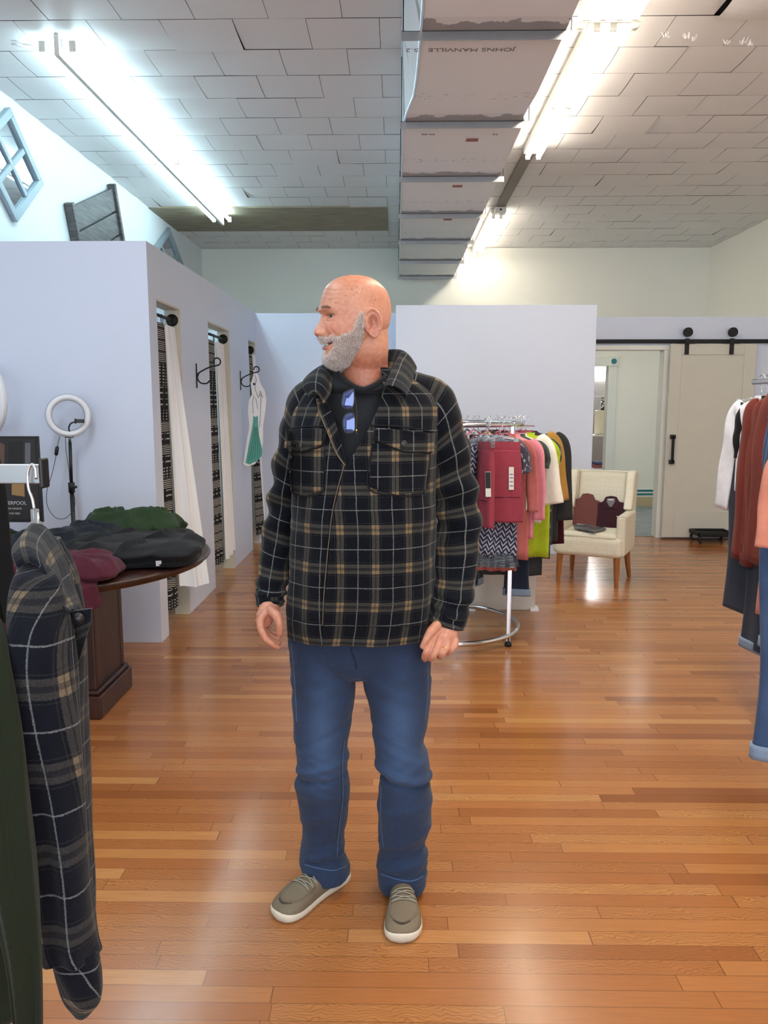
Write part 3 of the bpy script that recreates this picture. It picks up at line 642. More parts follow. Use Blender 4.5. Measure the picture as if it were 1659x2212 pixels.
MB().tube([(0, 0.02, rc2[2] - .19), (0, .02, .05)], .012, 12).build('pole', MBLACK, r2t, True)
for an in (185, 275, 355):
    a = math.radians(an); MB().tube([(0, .02, .4), (.22 * math.cos(a), .02 + .22 * math.sin(a), .012)], .009, 8).build('leg', MBLACK, r2t, True)

# ================================================================ round pedestal table with knitwear
mmah, nt, b = newmat('dark_mahogany'); co = coords(nt); q = xyz(nt, co)
g = noise(nt, comb(nt, M_(nt, 'MULTIPLY', q[0], 12), M_(nt, 'MULTIPLY', q[1], 12), M_(nt, 'MULTIPLY', q[2], 2)), 1.6, 4)
nt.links.new(ramp(nt, g, [(.3, sr((34, 18, 14))), (.7, sr((66, 36, 28)))]), b.inputs['Base Color']); b.inputs['Roughness'].default_value = .32
TC = (-1.73, 3.78); TZ = .76
tb = thing('round_table', 'dark mahogany round table on a panelled box pedestal, covered with sweaters', 'table', (TC[0], TC[1], 0))
pr = [(0, TZ - .045), (.70, TZ - .045), (.74, TZ - .05), (.775, TZ - .038), (.78, TZ - .026), (.795, TZ - .02), (.80, TZ - .012), (.795, TZ - .003), (.785, TZ), (0, TZ)]
MB().grid(lathe(pr, 96), cv=True).build('tabletop', mmah, tb, True)
px0, px1, py0, py1 = -2.06 - TC[0], -1.435 - TC[0], 3.60 - TC[1], 3.99 - TC[1]
MB().box(px0 + .015, px1 - .015, py0 + .015, py1 - .015, .0, TZ - .045).build('pedestal', mmah, tb)
for (a, b_) in ((px0, px0 + .07), (px1 - .07, px1)): MB().box(a, b_, py0, py1, .10, TZ - .046).build('pedestal_stile', mmah, tb, bev=.006)
s_ = MB()
MB().box(px0 + .003, px1 - .003, py0 + .003, py1 - .003, .12, .21).build('pedestal_rail', mmah, tb); MB().box(px0 + .003, px1 - .003, py0 + .003, py1 - .003, TZ - .12, TZ - .048).build('pedestal_rail', mmah, tb)
MB().box(px1 - .02, px1 + .003, py0 + .001, py0 + .07, .142, TZ - .05).box(px1 - .02, px1 + .003, py1 - .05, py1 - .001, .142, TZ - .05).build('side_stiles', mmah, tb, bev=.006)
MB().box(px0 - .03, px1 + .03, py0 - .03, py1 + .03, .0, .115).build('plinth', mmah, tb, bev=.008)
MB().box(px0 - .018, px1 + .018, py0 - .018, py1 + .018, .115, .14).build('plinth_moulding', mmah, tb, bev=.008)
def folded(name, label, cx, cy, z0, sx, sy, h, rz, mat, seed, cat='sweater', group='knitwear laid out on the round table', layers=2, drop=None):
    t = thing(name, label, cat, (cx, cy, z0), rz, group)
    n, mm = 64, 120; P = np.zeros((n, mm, 3)); UV = np.zeros((n, mm, 2))
    th = np.linspace(-PI / 2, PI / 2, n); a = np.arange(mm) / mm * 2 * PI
    for i in range(n):
        ct = math.cos(th[i]) ** .35 if math.cos(th[i]) > 0 else 0; st = math.copysign(abs(math.sin(th[i])) ** .8, math.sin(th[i]))
        ca, sa = np.cos(a), np.sin(a); se = (np.abs(ca) ** 3.2 + np.abs(sa) ** 3.2) ** (-1 / 3.2)
        r_ = ct * se
        wob = 1 + .06 * np.sin(3 * a + seed) + .04 * np.sin(7 * a + seed * 2)
        P[i, :, 0] = sx * r_ * ca * wob; P[i, :, 1] = sy * r_ * sa * wob
        P[i, :, 2] = h * (.5 + .5 * st)
    base = P.copy()
    f1 = vnoise(base * np.array([1, 1, .6]), 3.2, seed); f2 = vnoise(base * np.array([1, 1, 2]), 7, seed + 1)
    ridge = np.abs(vnoise(base * np.array([1, 1, .2]), 4., seed + 5)); ridge = np.exp(-(ridge / .12) ** 2)
    up = np.clip(P[..., 2] / h, 0, 1)
    P[..., 2] += up * (h * .16 * f1 + h * .07 * f2 + h * .26 * ridge)
    lay = np.sin(base[..., 2] / h * PI * 2 * layers); k = 1 + .035 * lay
    P[..., 0] *= k; P[..., 1] *= k
    P[..., 2] = np.maximum(P[..., 2], 0.001)
    if drop is not None:   # the part that reaches past the table edge sinks a little
        for idx in np.ndindex(P.shape[:2]):
            pass
    UV[..., 0] = base[..., 0]; UV[..., 1] = base[..., 1] + base[..., 2]
    MB().grid(P, cv=True, UV=UV).build('knit_body', mat, t, True)
    return t
KN = {'black': knit('black_knit', (24, 25, 28), .006), 'navy': knit('charcoal_navy_knit', (30, 35, 42), .008), 'green': knit('forest_green_knit', (40, 58, 36), .008), 'burg': knit('burgundy_knit', (74, 28, 42), .008), 'dgreen': knit('bottle_green_knit', (26, 36, 28), .008)}
sw1 = folded('folded_sweater', 'black buttoned knit sweater bunched at the right edge of the table', -1.22, 3.66, TZ, .30, .28, .11, .25, KN['black'], 4, layers=2)
sw2 = folded('folded_sweater', 'charcoal navy ribbed sweater folded behind the hanging plaid shirt', -1.60, 3.76, TZ, .23, .24, .13, -.2, KN['navy'], 8)
sw3 = folded('folded_sweater', 'forest green ribbed sweater folded at the back of the table', -1.40, 4.10, TZ, .26, .17, .15, .15, KN['green'], 12)
sw4 = folded('folded_sweater', 'burgundy cable-knit sweater lying over the front edge of the table', -1.45, 3.30, TZ, .27, .19, .085, .1, KN['burg'], 16, layers=1)
sw5 = folded('folded_sweater', 'burgundy knit sweater folded at the left edge of the photo', -1.93, 3.35, TZ, .17, .19, .10, -.1, KN['burg'], 21)
sw6 = folded('folded_sweater', 'bottle green sweater between the navy one and the display sign', -1.88, 3.85, TZ, .12, .13, .09, .3, KN['dgreen'], 25)
for x, y, z in ((.04, -.15, .1), (.13, -.05, .095), (.19, .05, .08)):
    MB().tube([(x, y, z), (x + .001, y - .003, z + .004)], .009, 14).build('button', MBLACK, sw1, True)
# burgundy panel hanging over the table edge, attached to its sweater
P = np.zeros((14, 40, 3)); UV = np.zeros((14, 40, 2)); ss = np.linspace(0, 1, 40)
for k in range(14):
    t = k / 13; xw = -.26 + .46 * ss
    yt = (3.28 + 0) ; xx = -1.45 + xw; edge = 3.78 - np.sqrt(np.maximum(.80 ** 2 - (xx + 1.73) ** 2, 0))
    P[k, :, 0] = xw + .02 * t; P[k, :, 1] = (edge - 3.30) - .022 + .015 * np.sin(ss * 14) * t + (.05 * (1 - t) if t < .2 else 0); P[k, :, 2] = .03 - t * (.12 + .09 * np.sin(ss * 3.2)) ; UV[k, :, 0] = xw; UV[k, :, 1] = t * .15
hg = MB().grid(P, UV=UV).build('hanging_hem', KN['burg'], sw4, True); md = hg.modifiers.new('s', 'SOLIDIFY'); md.thickness = .012
tagw = MB().box(-.012, .012, 0, .001, -.016, .012, Matrix.Translation((.1, -.27, .035)) @ Matrix.Rotation(.4, 4, 'X')).build('care_tag', MWHITE, sw1)

# display sign on the table
sg = thing('display_sign', 'black framed display sign with LIVERPOOL LOS ANGELES FOR MEN lettering', 'sign', (-2.065, 4.2, TZ))
MB().box(-.15, .15, -.008, .012, .10, .565).build('frame', MBLACK, sg, bev=.003)
MB().box(-.135, .135, -.0095, -.007, .115, .55).build('picture', plain('poster_dark', (38, 34, 36), .35), sg)
mtn = plain('poster_tan', (158, 122, 76), .4); mbr = plain('poster_brown', (92, 70, 62), .4); mgr = plain('poster_grey', (96, 98, 104), .4)
D = lambda pts, mat, nm: MB().poly([(x, z) for x, z in pts][::-1], .0008, Matrix.Translation((0, -.0105, 0))).build(nm, mat, sg)
D([(-.09, .40), (-.04, .40), (-.03, .52), (-.07, .54), (-.1, .5)], mbr, 'picture_jacket'); D([(.07, .38), (.10, .38), (.11, .53), (.08, .53)], mgr, 'picture_panel')
D([(-.01, .25), (.06, .24), (.065, .37), (.0, .38)], mtn, 'picture_trousers'); D([(-.13, .23), (-.07, .23), (-.07, .37), (-.12, .38)], mtn, 'picture_trousers')
D([(-.02, .39), (.06, .38), (.065, .54), (-.01, .54)], MBLACK, 'picture_coat')
mlet = plain('poster_lettering', (200, 200, 200), .5)
for t_, z, s_z in (('LIVERPOOL', .205, .027), ('LOS ANGELES', .175, .013), ('FOR MEN', .148, .014)):
    text_obj('lettering', t_, s_z, mlet, sg, Matrix.Translation((0, -.0112, z)) @ Matrix.Rotation(PI / 2, 4, 'X'), .0004)
for x in (-.1, .1): MB().tube([(x, 0, 0), (x, 0, .1)], .006, 8).build('leg', MBLACK, sg)
MB().box(-.13, .13, -.05, .05, 0, .006).build('foot', MBLACK, sg)
# ================================================================ clothes racks and garments
MAG = plain('magenta_velvet', (176, 14, 84), .8, Sheen_Weight=.5); MCRIM = plain('crimson_velvet', (150, 22, 58), .8, Sheen_Weight=.5)
def hanger(label, loc, rz, mat, W=.40, kind='velvet', group=None, hookmat=None, parentloc=None):
    t = thing('clothes_hanger', label, 'hanger', loc, rz, group)
    a = np.linspace(PI * 1.15, -PI * .45, 18)
    hk = [(.018 * math.cos(q_) , 0, -.004 + .018 * math.sin(q_)) for q_ in a]
    hk = hk + [(.012, 0, -.03), (.0, 0, -.045), (0, 0, -.085)]
    MB().tube(spline(hk, 50), .0022, 6).build('hook', hookmat or MCHROME, t, True)
    h = W / 2
    if kind == 'velvet':
        pts = [(0, 0, -.082), (-h * .3, 0, -.095), (-h * .75, 0, -.125), (-h * .98, 0, -.15), (-h, 0, -.165), (-h * .93, 0, -.178), (-h * .5, 0, -.178), (0, 0, -.178), (h * .5, 0, -.178), (h * .93, 0, -.178), (h, 0, -.165), (h * .98, 0, -.15), (h * .75, 0, -.125), (h * .3, 0, -.095)]
        MB().tube(spline(pts + [pts[0]], 90), .0075, 8, cap=False, ell=.55).build('shoulders', mat, t, True)
    else:
        MB().tube([(-h, 0, -.112), (-h * .6, 0, -.1), (0, 0, -.088), (h * .6, 0, -.1), (h, 0, -.112)], .006, 8).tube([(-h, 0, -.125), (h, 0, -.125)], .004, 8).build('bar', mat, t, True)
        for x in (-h * .8, h * .8):
            MB().box(x - .014, x + .014, -.011, .011, -.15, -.095).build('clip', mat, t, bev=.003)
    return t
def sup(a, w, d, n=2.6): 
    c, s = np.cos(a), np.sin(a); return w * np.sign(c) * np.abs(c) ** (2 / n), d * np.sign(s) * np.abs(s) ** (2 / n)
def loft(secs, na=72, nk=40, seed=0, fold=0., nf=5, n=2.4, hemw=0., cap=False, twist=0.):
    """secs: rows of (z, cx, cy, w, d); folds deepen downwards"""
    secs = np.asarray(secs, float); tt = np.linspace(0, 1, nk); K = spline(secs, nk); a = np.arange(na) / na * 2 * PI
    P = np.zeros((nk, na, 3)); UV = np.zeros((nk, na, 2)); rr = np.random.default_rng(seed); ph = rr.uniform(0, 6.28, 4)
    for k in range(nk):
        z, cx, cy, w_, d_ = K[k]; x, y = sup(a, w_, d_, n); t = tt[k]
        f = fold * (t ** .8) * (np.sin(x / max(w_, 1e-3) * nf + ph[0] + .6 * t) + .5 * np.sin(x / max(w_, 1e-3) * nf * 1.9 + ph[1]))
        P[k, :, 0] = cx + x + .4 * fold * t * np.sin(a * 3 + ph[2]); P[k, :, 1] = cy + y + f + fold * .5 * t * np.sin(4 * a + ph[3]) * np.sign(y); P[k, :, 2] = z + hemw * t ** 6 * np.sin(x / max(w_, 1e-3) * 4 + ph[2])
        dd = np.linalg.norm(np.diff(np.vstack([P[k], P[k, :1]]), axis=0), axis=1); UV[k, :, 0] = np.concatenate([[0], np.cumsum(dd)[:-1]]); UV[k, :, 1] = z
    mb = MB().grid(P, cv=True, UV=UV)
    if cap: mb.F.append(tuple(range(na)))
    return mb
def garment(label, cat, loc, rz, mat, W=.42, L=.62, thick=.03, fold=.010, nf=5, sleeves=(.5, .075, .10), flare=1., seed=0, name='blouse', group=None, hem=0., neck=.075, drop=0., smat=None, pa=None):
    t = thing(name, label, cat, loc, rz, group); h = W / 2
    secs = [(-.088, 0, 0, neck, .02), (-.1, 0, 0, h * .45, .026), (-.128, 0, 0, h * .85, .03), (-.165, 0, 0, h, .034), (-.26, 0, 0, h * .97, thick), (-.16 - L * .5, 0, 0, h * (1 + (flare - 1) * .4), thick * 1.05), (-.12 - L, 0, 0, h * flare, thick * 1.1)]
    o = loft(secs, seed=seed, fold=fold, nf=nf, hemw=hem).build('garment_body', mat, t, True); o.modifiers.new('s', 'SOLIDIFY').thickness = .0025
    # neckline band
    a = np.linspace(0, 2 * PI, 25)[:-1]
    MB().tube([(neck * math.cos(q_), .02 * math.sin(q_), -.088 - (.02 if math.sin(q_) < 0 else 0) * abs(math.sin(q_))) for q_ in a], .005, 6, closed=True).build('neckband', smat or mat, t, True)
    if sleeves:
        Ls, r, out = sleeves
        for sgn in (-1, 1):
            o_ = out if sgn > 0 else out * .4
            pts = spline([(sgn * (h - .06), 0, -.145), (sgn * (h + .00), .002, -.19), (sgn * (h + .012 + o_ * .35), .006, -.2 - Ls * .4), (sgn * (h + .01 + o_), .0, -.18 - Ls)], 34)
            k_ = np.linspace(0, 1, 34); rad = np.interp(k_, [0, .15, .8, 1], [r * .7, r, r * .85, r * .85]); aa = np.arange(36) / 36 * 2 * PI
            T_ = np.gradient(pts, axis=0); T_ /= np.linalg.norm(T_, axis=1)[:, None]; N_ = np.stack([-T_[:, 2], np.zeros(34), T_[:, 0]], 1)
            PS = np.zeros((34, 36, 3)); US = np.zeros((34, 36, 2))
            for q in range(34):
                xx, yy = sup(aa, rad[q], rad[q] * np.interp(k_[q], [0, .3, 1], [.45, .36, .30]), 2.2)
                fo = .005 * k_[q] * np.sin(xx / r * 4 + seed) + .0035 * np.sin(k_[q] * 17 + xx / r * 2 + seed)
                PS[q] = pts[q] + N_[q] * xx[:, None]; PS[q, :, 1] += yy + fo; US[q, :, 0] = aa * r; US[q, :, 1] = k_[q] * Ls
            o = MB().grid(PS, cv=True, UV=US).build('sleeve', mat, t, True); o.modifiers.new('s', 'SOLIDIFY').thickness = .003
    return t
def trousers(label, cat, loc, rz, mat, W=.25, L=1.05, cuffmat=None, seed=0, flare=.7, name='hanging_jeans', group=None, thick=.024, z0=-.115):
    t = thing(name, label, cat, loc, rz, group); h = W / 2
    MBb = loft([(z0, 0, 0, h * .96, thick * .7), (z0 - .02, 0, 0, h * .97, thick * .7), (z0 - .04, 0, 0, h, thick * .75)], nk=6, n=3.2); MBb.build('waistband', mat, t, True)
    for k in range(3): MB().box(h * (-.6 + .6 * k) - .006, h * (-.6 + .6 * k) + .006, -thick * .75 - .004, -thick * .75 + .003, z0 - .045, z0 + .0).build('belt_loop', mat, t, bev=.001)
    secs = [(z0 - .04, 0, 0, h * .97, thick * .8), (z0 - .2, 0, 0, h * 1.04, thick * 1.1), (z0 - .45 * L, 0, 0, h * (.5 + .5 * flare), thick), (z0 - .75 * L, .01, 0, h * flare * .92, thick), (z0 - L, .015, 0, h * flare, thick * 1.05)]
    o = loft(secs, seed=seed, fold=.004, nf=3, n=2.8, nk=50).build('trouser_legs', mat, t, True); o.modifiers.new('s', 'SOLIDIFY').thickness = .003
    if cuffmat:
        o = loft([(z0 - L + .035, .015, 0, h * flare * 1.06, thick * 1.2), (z0 - L - .012, .016, 0, h * flare * 1.08, thick * 1.2)], seed=seed, nk=4, n=2.8).build('turned_cuff', cuffmat, t, True); o.modifiers.new('s', 'SOLIDIFY').thickness = .006
    for dy in (-1,):
        s_ = MB().tube([(h * .55, dy * thick * .95, z0 - .045), (h * .5, dy * thick * 1.08, z0 - .1), (h * .95, dy * thick * .75, z0 - .13)], .0012, 4); s_.build('pocket_seam', MSTITCH, t)
    return t
MSTITCH = plain('gold_stitching', (150, 118, 70), .8)
def denim(name, col, fade=(96, 124, 160), amt=.4):
    m, nt, b = newmat(name); co = coords(nt); q = xyz(nt, co); c0 = sr(col)
    st = noise(nt, comb(nt, M_(nt, 'MULTIPLY', q[0], 500), M_(nt, 'MULTIPLY', q[1], 500), M_(nt, 'MULTIPLY', q[2], 60)), 1., 2)
    nz = noise(nt, co, 4, 4)
    c = mix(nt, M_(nt, 'MULTIPLY', M_(nt, 'MULTIPLY', nz, nz), amt * 1.6), c0, sr(fade))
    c = mix(nt, M_(nt, 'MULTIPLY', st, .3), c, tuple(min(1, x * 1.9 + .015) for x in c0))
    nt.links.new(c, b.inputs['Base Color']); b.inputs['Roughness'].default_value = .85; b.inputs['Specular IOR Level'].default_value = .2
    b.inputs['Sheen Weight'].default_value = .15
    bump(nt, b, M_(nt, 'ADD', noise(nt, co, 400, 2), M_(nt, 'MULTIPLY', noise(nt, co, 18, 3), 1.5)), .35, .003); return m
MDEN = denim('blue_denim', (40, 62, 98)); MDEND = denim('dark_denim', (20, 28, 44), (50, 64, 90), .3); MDENC = denim('denim_reverse', (112, 128, 148), (150, 160, 175), .4); MDENM = denim('mid_denim', (34, 52, 84), (92, 118, 150), .8)

# pattern fabrics
def chevron():
    m, nt, b = newmat('chevron_print'); uv = xyz(nt, N(nt, 'ShaderNodeUVMap').outputs[0])
    tri = M_(nt, 'PINGPONG', uv[0], .022)
    d = M_(nt, 'FRACT', M_(nt, 'DIVIDE', M_(nt, 'ADD', uv[1], M_(nt, 'MULTIPLY', tri, 1.3)), .03))
    br = M_(nt, 'GREATER_THAN', M_(nt, 'FRACT', M_(nt, 'DIVIDE', M_(nt, 'ADD', uv[0], M_(nt, 'MULTIPLY', uv[1], .5)), .044)), .12)
    k = M_(nt, 'MULTIPLY', M_(nt, 'GREATER_THAN', d, .55), br)
    nt.links.new(mix(nt, k, sr((34, 40, 66)), sr((176, 178, 190))), b.inputs['Base Color']); b.inputs['Roughness'].default_value = .85; return m
def blotch(name, cols, scale):
    m, nt, b = newmat(name); co = N(nt, 'ShaderNodeUVMap').outputs[0]
    v = N(nt, 'ShaderNodeTexVoronoi'); v.inputs['Scale'].default_value = scale; v.inputs['Randomness'].default_value = 1
    mp = N(nt, 'ShaderNodeVectorMath', operation='ADD'); nn = N(nt, 'ShaderNodeTexNoise'); nn.inputs['Scale'].default_value = scale * .7
    nt.links.new(co, nn.inputs['Vector']); sc = N(nt, 'ShaderNodeVectorMath', operation='SCALE'); nt.links.new(nn.outputs['Color'], sc.inputs[0]); sc.inputs['Scale'].default_value = .08
    nt.links.new(co, mp.inputs[0]); nt.links.new(sc.outputs[0], mp.inputs[1]); nt.links.new(mp.outputs[0], v.inputs['Vector'])
    c = ramp(nt, v.outputs['Distance'], [(.0, sr(cols[0])), (.25, sr(cols[1])), (.42, sr(cols[2])), (.6, sr(cols[0]))])
    nt.links.new(c, b.inputs['Base Color']); b.inputs['Roughness'].default_value = .85; return m
MCHEV = chevron(); MGREYP = blotch('grey_abstract_print', ((70, 66, 78), (190, 188, 196), (40, 38, 48)), 38); MFLOR = blotch('dark_floral_print', ((40, 42, 50), (150, 120, 96), (66, 84, 84)), 26)
MLEO = blotch('black_white_print', ((30, 34, 44), (180, 186, 192), (90, 100, 110)), 60)
FA = {'raspberry': knit('raspberry_crepe', (150, 60, 74)), 'pink': knit('pink_jersey', (222, 138, 148)), 'dusty': knit('dusty_pink_jersey', (186, 104, 98)), 'cream': knit('cream_jersey', (236, 230, 214)),
      'lime': knit('lime_jersey', (170, 190, 40)), 'charcoal': knit('charcoal_jersey', (56, 58, 60)), 'mustard': knit('mustard_jersey', (172, 130, 62)), 'dgrey': knit('dark_grey_wool', (48, 49, 50)),
      'wine': knit('wine_jersey', (62, 20, 30)), 'black': knit('black_jersey', (18, 18, 20)), 'teal': knit('teal_jersey', (30, 140, 130)), 'rust': knit('rust_terry', (112, 46, 36)), 'white': knit('white_jersey', (236, 236, 240)),
      'peach': knit('peach_rib', (214, 138, 114), .006), 'plum': knit('plum_jersey', (84, 60, 70)), 'green': knit('grey_green_jersey', (70, 78, 72))}
MTAG = plain('paper_tag', (222, 220, 212), .6, var=.02); MTAGB = plain('black_tag', (20, 20, 20), .5); MPRINT = plain('tag_print', (110, 112, 118), .7)
def price_tag(parent, x, y, z, hh=.14, ww=.03, black=False, text=None, rz=0.):
    M = Matrix.Translation((x, y, z)) @ Matrix.Rotation(rz, 4, 'Z') @ Matrix.Rotation(random.uniform(-.06, .06), 4, 'Y')
    o = MB().box(-ww / 2, ww / 2, 0, .0012, -hh, 0, M).build('price_tag', MTAG, parent)
    if black: MB().box(-ww / 2 * .95, ww / 2 * .95, -.0006, 0, -hh * .66, -.002, M).build('tag_label', MTAGB, o)
    else:
        for zz in (.3, .45, .62, .8): MB().box(-ww * .35, ww * .35, -.0005, 0, -hh * zz - .006, -hh * zz, M).build('tag_label', MPRINT, o)
    return o

# ---------------------------------------------------------------- round chrome rack
RC = (.33, 5.05); RR = .47; RZ = 1.385
rk = thing('clothing_rack', 'round chrome clothing rack with a ring base, full of tops and shorts', 'clothes rack', (RC[0], RC[1], 0))
a = np.arange(64) / 64 * 2 * PI; ring = lambda r, z: [(r * math.cos(t), r * math.sin(t), z) for t in a]
MB().tube(ring(RR, RZ - .012), .013, 12, closed=True).build('top_ring', MCHROME, rk, True)
MB().tube(ring(RR - .0, .065), .016, 12, closed=True).build('base_ring', MCHROME, rk, True)
for an in (-38, 78, 200):
    t = math.radians(an); x, y = RR * math.cos(t), RR * math.sin(t)
    MB().box(x - .014, x + .014, y - .008, y + .008, .03, RZ).build('post', MCHROME, rk, bev=.003)
    MB().tube([(x, y, 0), (x, y, .018), (x, y, .03), (x, y, .055)], [.022, .022, .01, .01], 14).build('foot', MBLKM, rk, True)
MB().box(.30, .62, .40, .425, RZ - .09, RZ - .07).box(.30, .62, .40, .425, RZ - .045, RZ - .035).build('side_arm', MCHROME, rk)
def rp(phi, r=RR): t = math.radians(phi); return (RC[0] + r * math.cos(t), RC[1] + r * math.sin(t), RZ + .018)
g1 = 'tops hanging on the round chrome rack'; gh = 'hangers on the round chrome rack'
def ontop(phi, key, desc, mat, hmat, hname, cat='top', r=RR, **k):
    loc = rp(phi, r); rz = math.radians(phi) + k.pop('turn', 0)
    g = garment(desc, cat, loc, rz, mat, group=g1, **k)
    hanger('%s hanger holding the %s' % (hname, key), loc, rz, hmat, W=k.get('W', .42) - .02, group=gh, hookmat=MCHROME)
    return g
X = MAG
ontop(-84, 'black top behind the man', 'black jersey top on the round rack, nearest to the man', FA['black'], MBLACK, 'black plastic', L=.62, W=.34, sleeves=None)
ontop(-98, 'black and white print top', 'black and white print top half hidden behind the man', MLEO, MBLACK, 'black plastic', L=.78, W=.34, sleeves=None, seed=4)
ontop(-60, 'pleated dusty pink dress', 'long pleated dusty pink dress under the chevron dress', FA['dusty'], X, 'magenta velvet', 'dress', L=.78, W=.34, sleeves=None, flare=1.15, fold=.016, nf=16, seed=2, r=.42, turn=.9, name='hanging_dress')
cv = ontop(-66, 'chevron print dress', 'navy and white chevron print dress with a ruffled hem below the raspberry shorts', MCHEV, MCLEAR, 'clear plastic', 'dress', L=.68, W=.32, sleeves=None, flare=1.12, fold=.010, nf=8, seed=6, turn=1.05, r=.5, name='hanging_dress', hem=.01)
o = loft([(-.78, 0, 0, .175, .034), (-.86, 0, 0, .19, .042)], nk=10, na=140, fold=.02, nf=26, seed=8, n=2.2).build('ruffle', MLEO, cv, True)
def shorts(label, loc, rz, W, L, z0=-.12, seed=0):
    t = thing('hanging_shorts', label, 'shorts', loc, rz, 'raspberry shorts on the round rack'); h = W / 2
    loft([(z0, 0, 0, h * .9, .016), (z0 - .02, 0, 0, h * .9, .018), (z0 - .045, 0, 0, h * .92, .018)], nk=6, n=3).build('waistband', FA['raspberry'], t, True)
    o = loft([(z0 - .045, 0, 0, h * .9, .018), (z0 - .15, 0, 0, h * .98, .028), (z0 - L * .7, 0, 0, h * 1.04, .03), (z0 - L, 0, 0, h * 1.08, .03)], nk=30, seed=seed, fold=.004, nf=4, n=2.8).build('shorts_body', FA['raspberry'], t, True)
    o.modifiers.new('s', 'SOLIDIFY').thickness = .003
    MB().tube([(-h * .9, -.03, z0 - L * .68), (0, -.033, z0 - L * .685), (h * .95, -.03, z0 - L * .68)], .002, 5).build('hem_seam', FA['wine'], t)
    return t
c = pY(1082, 917, 4.50); s1 = shorts('raspberry shorts facing the camera on the round rack', (c[0], c[1], RZ + .018), math.radians(-10), .25, .46)
price_tag(s1, .065, -.04, -.26, .13, .028); hanger('clear clip hanger holding the raspberry shorts that face the camera', (c[0], c[1], RZ + .018), math.radians(-10), MCLEAR, .22, 'clip', gh)
c = pY(1050, 917, 4.47); s2 = shorts('raspberry shorts seen edge-on, left of the ones facing the camera', (c[0], c[1], RZ + .018), math.radians(-72), .20, .48, seed=5)
price_tag(s2, .10, -.03, -.28, .14, .03, True, rz=math.radians(60)); hanger('clear clip hanger holding the edge-on raspberry shorts', (c[0], c[1], RZ + .018), math.radians(-72), MCLEAR, .22, 'clip', gh)
ontop(-54, 'grey abstract print top', 'grey abstract print top right of the raspberry shorts', MGREYP, X, 'magenta velvet', L=.42, W=.36, sleeves=(.12, .06, .02), seed=11)
ontop(-48, 'dusty pink top', 'dusty pink long top beside the grey print top', FA['dusty'], X, 'magenta velvet', L=.70, W=.36, sleeves=(.35, .05, .03), seed=12)
g = ontop(-43, 'pink top', 'light pink top with a long white price tag', FA['pink'], X, 'magenta velvet', L=.58, W=.38, sleeves=(.4, .055, .02), seed=13)
price_tag(g, .19, -.05, -.36, .16, .035, rz=math.radians(38))
ontop(-37, 'grey-green top', 'grey-green top showing only its shoulder above the cream one', FA['green'], X, 'magenta velvet', L=.45, W=.38, sleeves=(.1, .05, .0), seed=14)
g = ontop(-32, 'cream top', 'cream top with a wide flared short sleeve pointing to the chair', FA['cream'], X, 'magenta velvet', L=.50, W=.36, sleeves=(.32, .085, .06), seed=15, r=.46)
ontop(-16, 'lime green top', 'lime green top between the cream and charcoal ones', FA['lime'], X, 'magenta velvet', L=.74, W=.36, sleeves=(.1, .05, .0), seed=16)
ontop(-10, 'dark floral top', 'dark floral print top with its hem below the lime one', MFLOR, MBLACK, 'black velvet', L=.76, W=.38, sleeves=(.08, .05, .0), seed=17)
ontop(-7, 'long charcoal cardigan', 'long charcoal cardigan in front of the mustard top', FA['charcoal'], X, 'magenta velvet', 'cardigan', L=.88, W=.38, sleeves=(.62, .05, .01), seed=18, name='hanging_cardigan', r=.42)
ontop(8, 'mustard top', 'mustard top with a wide elbow sleeve', FA['mustard'], X, 'magenta velvet', L=.55, W=.42, sleeves=(.36, .085, .05), seed=19, r=.47, turn=-.05)
ontop(20, 'dark grey jacket', 'dark grey wool jacket, broadest at the right side of the round rack', FA['dgrey'], X, 'magenta velvet', 'jacket', L=.70, W=.46, sleeves=(.5, .07, .03), seed=20, name='hanging_jacket', r=.56, turn=-.35)
ontop(30, 'burgundy long-sleeved top', 'burgundy long-sleeved top at the far right of the round rack', FA['wine'], X, 'magenta velvet', L=.7, W=.44, sleeves=(.68, .055, .04), seed=21, r=.59, turn=-.5)
ontop(50, 'plum top', 'plum top on the far side of the round rack', FA['plum'], X, 'magenta velvet', L=.5, W=.38, sleeves=(.2, .05, .02), seed=22)
ontop(95, 'teal top', 'teal top on the far side of the round rack near the man', FA['teal'], X, 'magenta velvet', L=.5, W=.38, sleeves=(.2, .05, .02), seed=23)
ontop(75, 'white top', 'white jersey top on the far side of the round rack', FA['white'], X, 'magenta velvet', L=.5, W=.38, sleeves=(.2, .05, .02), seed=24)
gj = 'jeans on the round chrome rack'
for phi, u, r_, L_, lab in ((-12, 0, RR - .03, 1.0, 'cropped dark jeans with light turned cuffs under the charcoal cardigan'), (60, 0, RR, 1.05, 'dark cuffed jeans hanging behind the pink dress')):
    loc = rp(phi, r_); trousers(lab, 'jeans', loc, math.radians(phi), MDEND, .27, L_, MDENC, seed=3, flare=.62, group=gj)
    hanger('clear clip hanger holding the %s' % lab.split(' hanging')[0].split(' under')[0], loc, math.radians(phi), MCLEAR, .22, 'clip', gh)
# crowd of plain hangers along the back of the ring
for phi, cn, cm, where in ((108, 'magenta', X, 'beside the teal top at the back of the round rack'), (34, 'magenta', X, 'beside the burgundy top'), (42, 'black', MBLACK, 'between the burgundy and plum tops'), (64, 'magenta', X, 'between the plum and white tops'), (70, 'black', MBLACK, 'next to the white top on the round rack')):
    hanger('empty %s velvet hanger %s' % (cn, where), rp(phi), math.radians(phi), cm, .40, group='empty hangers on the round rack')
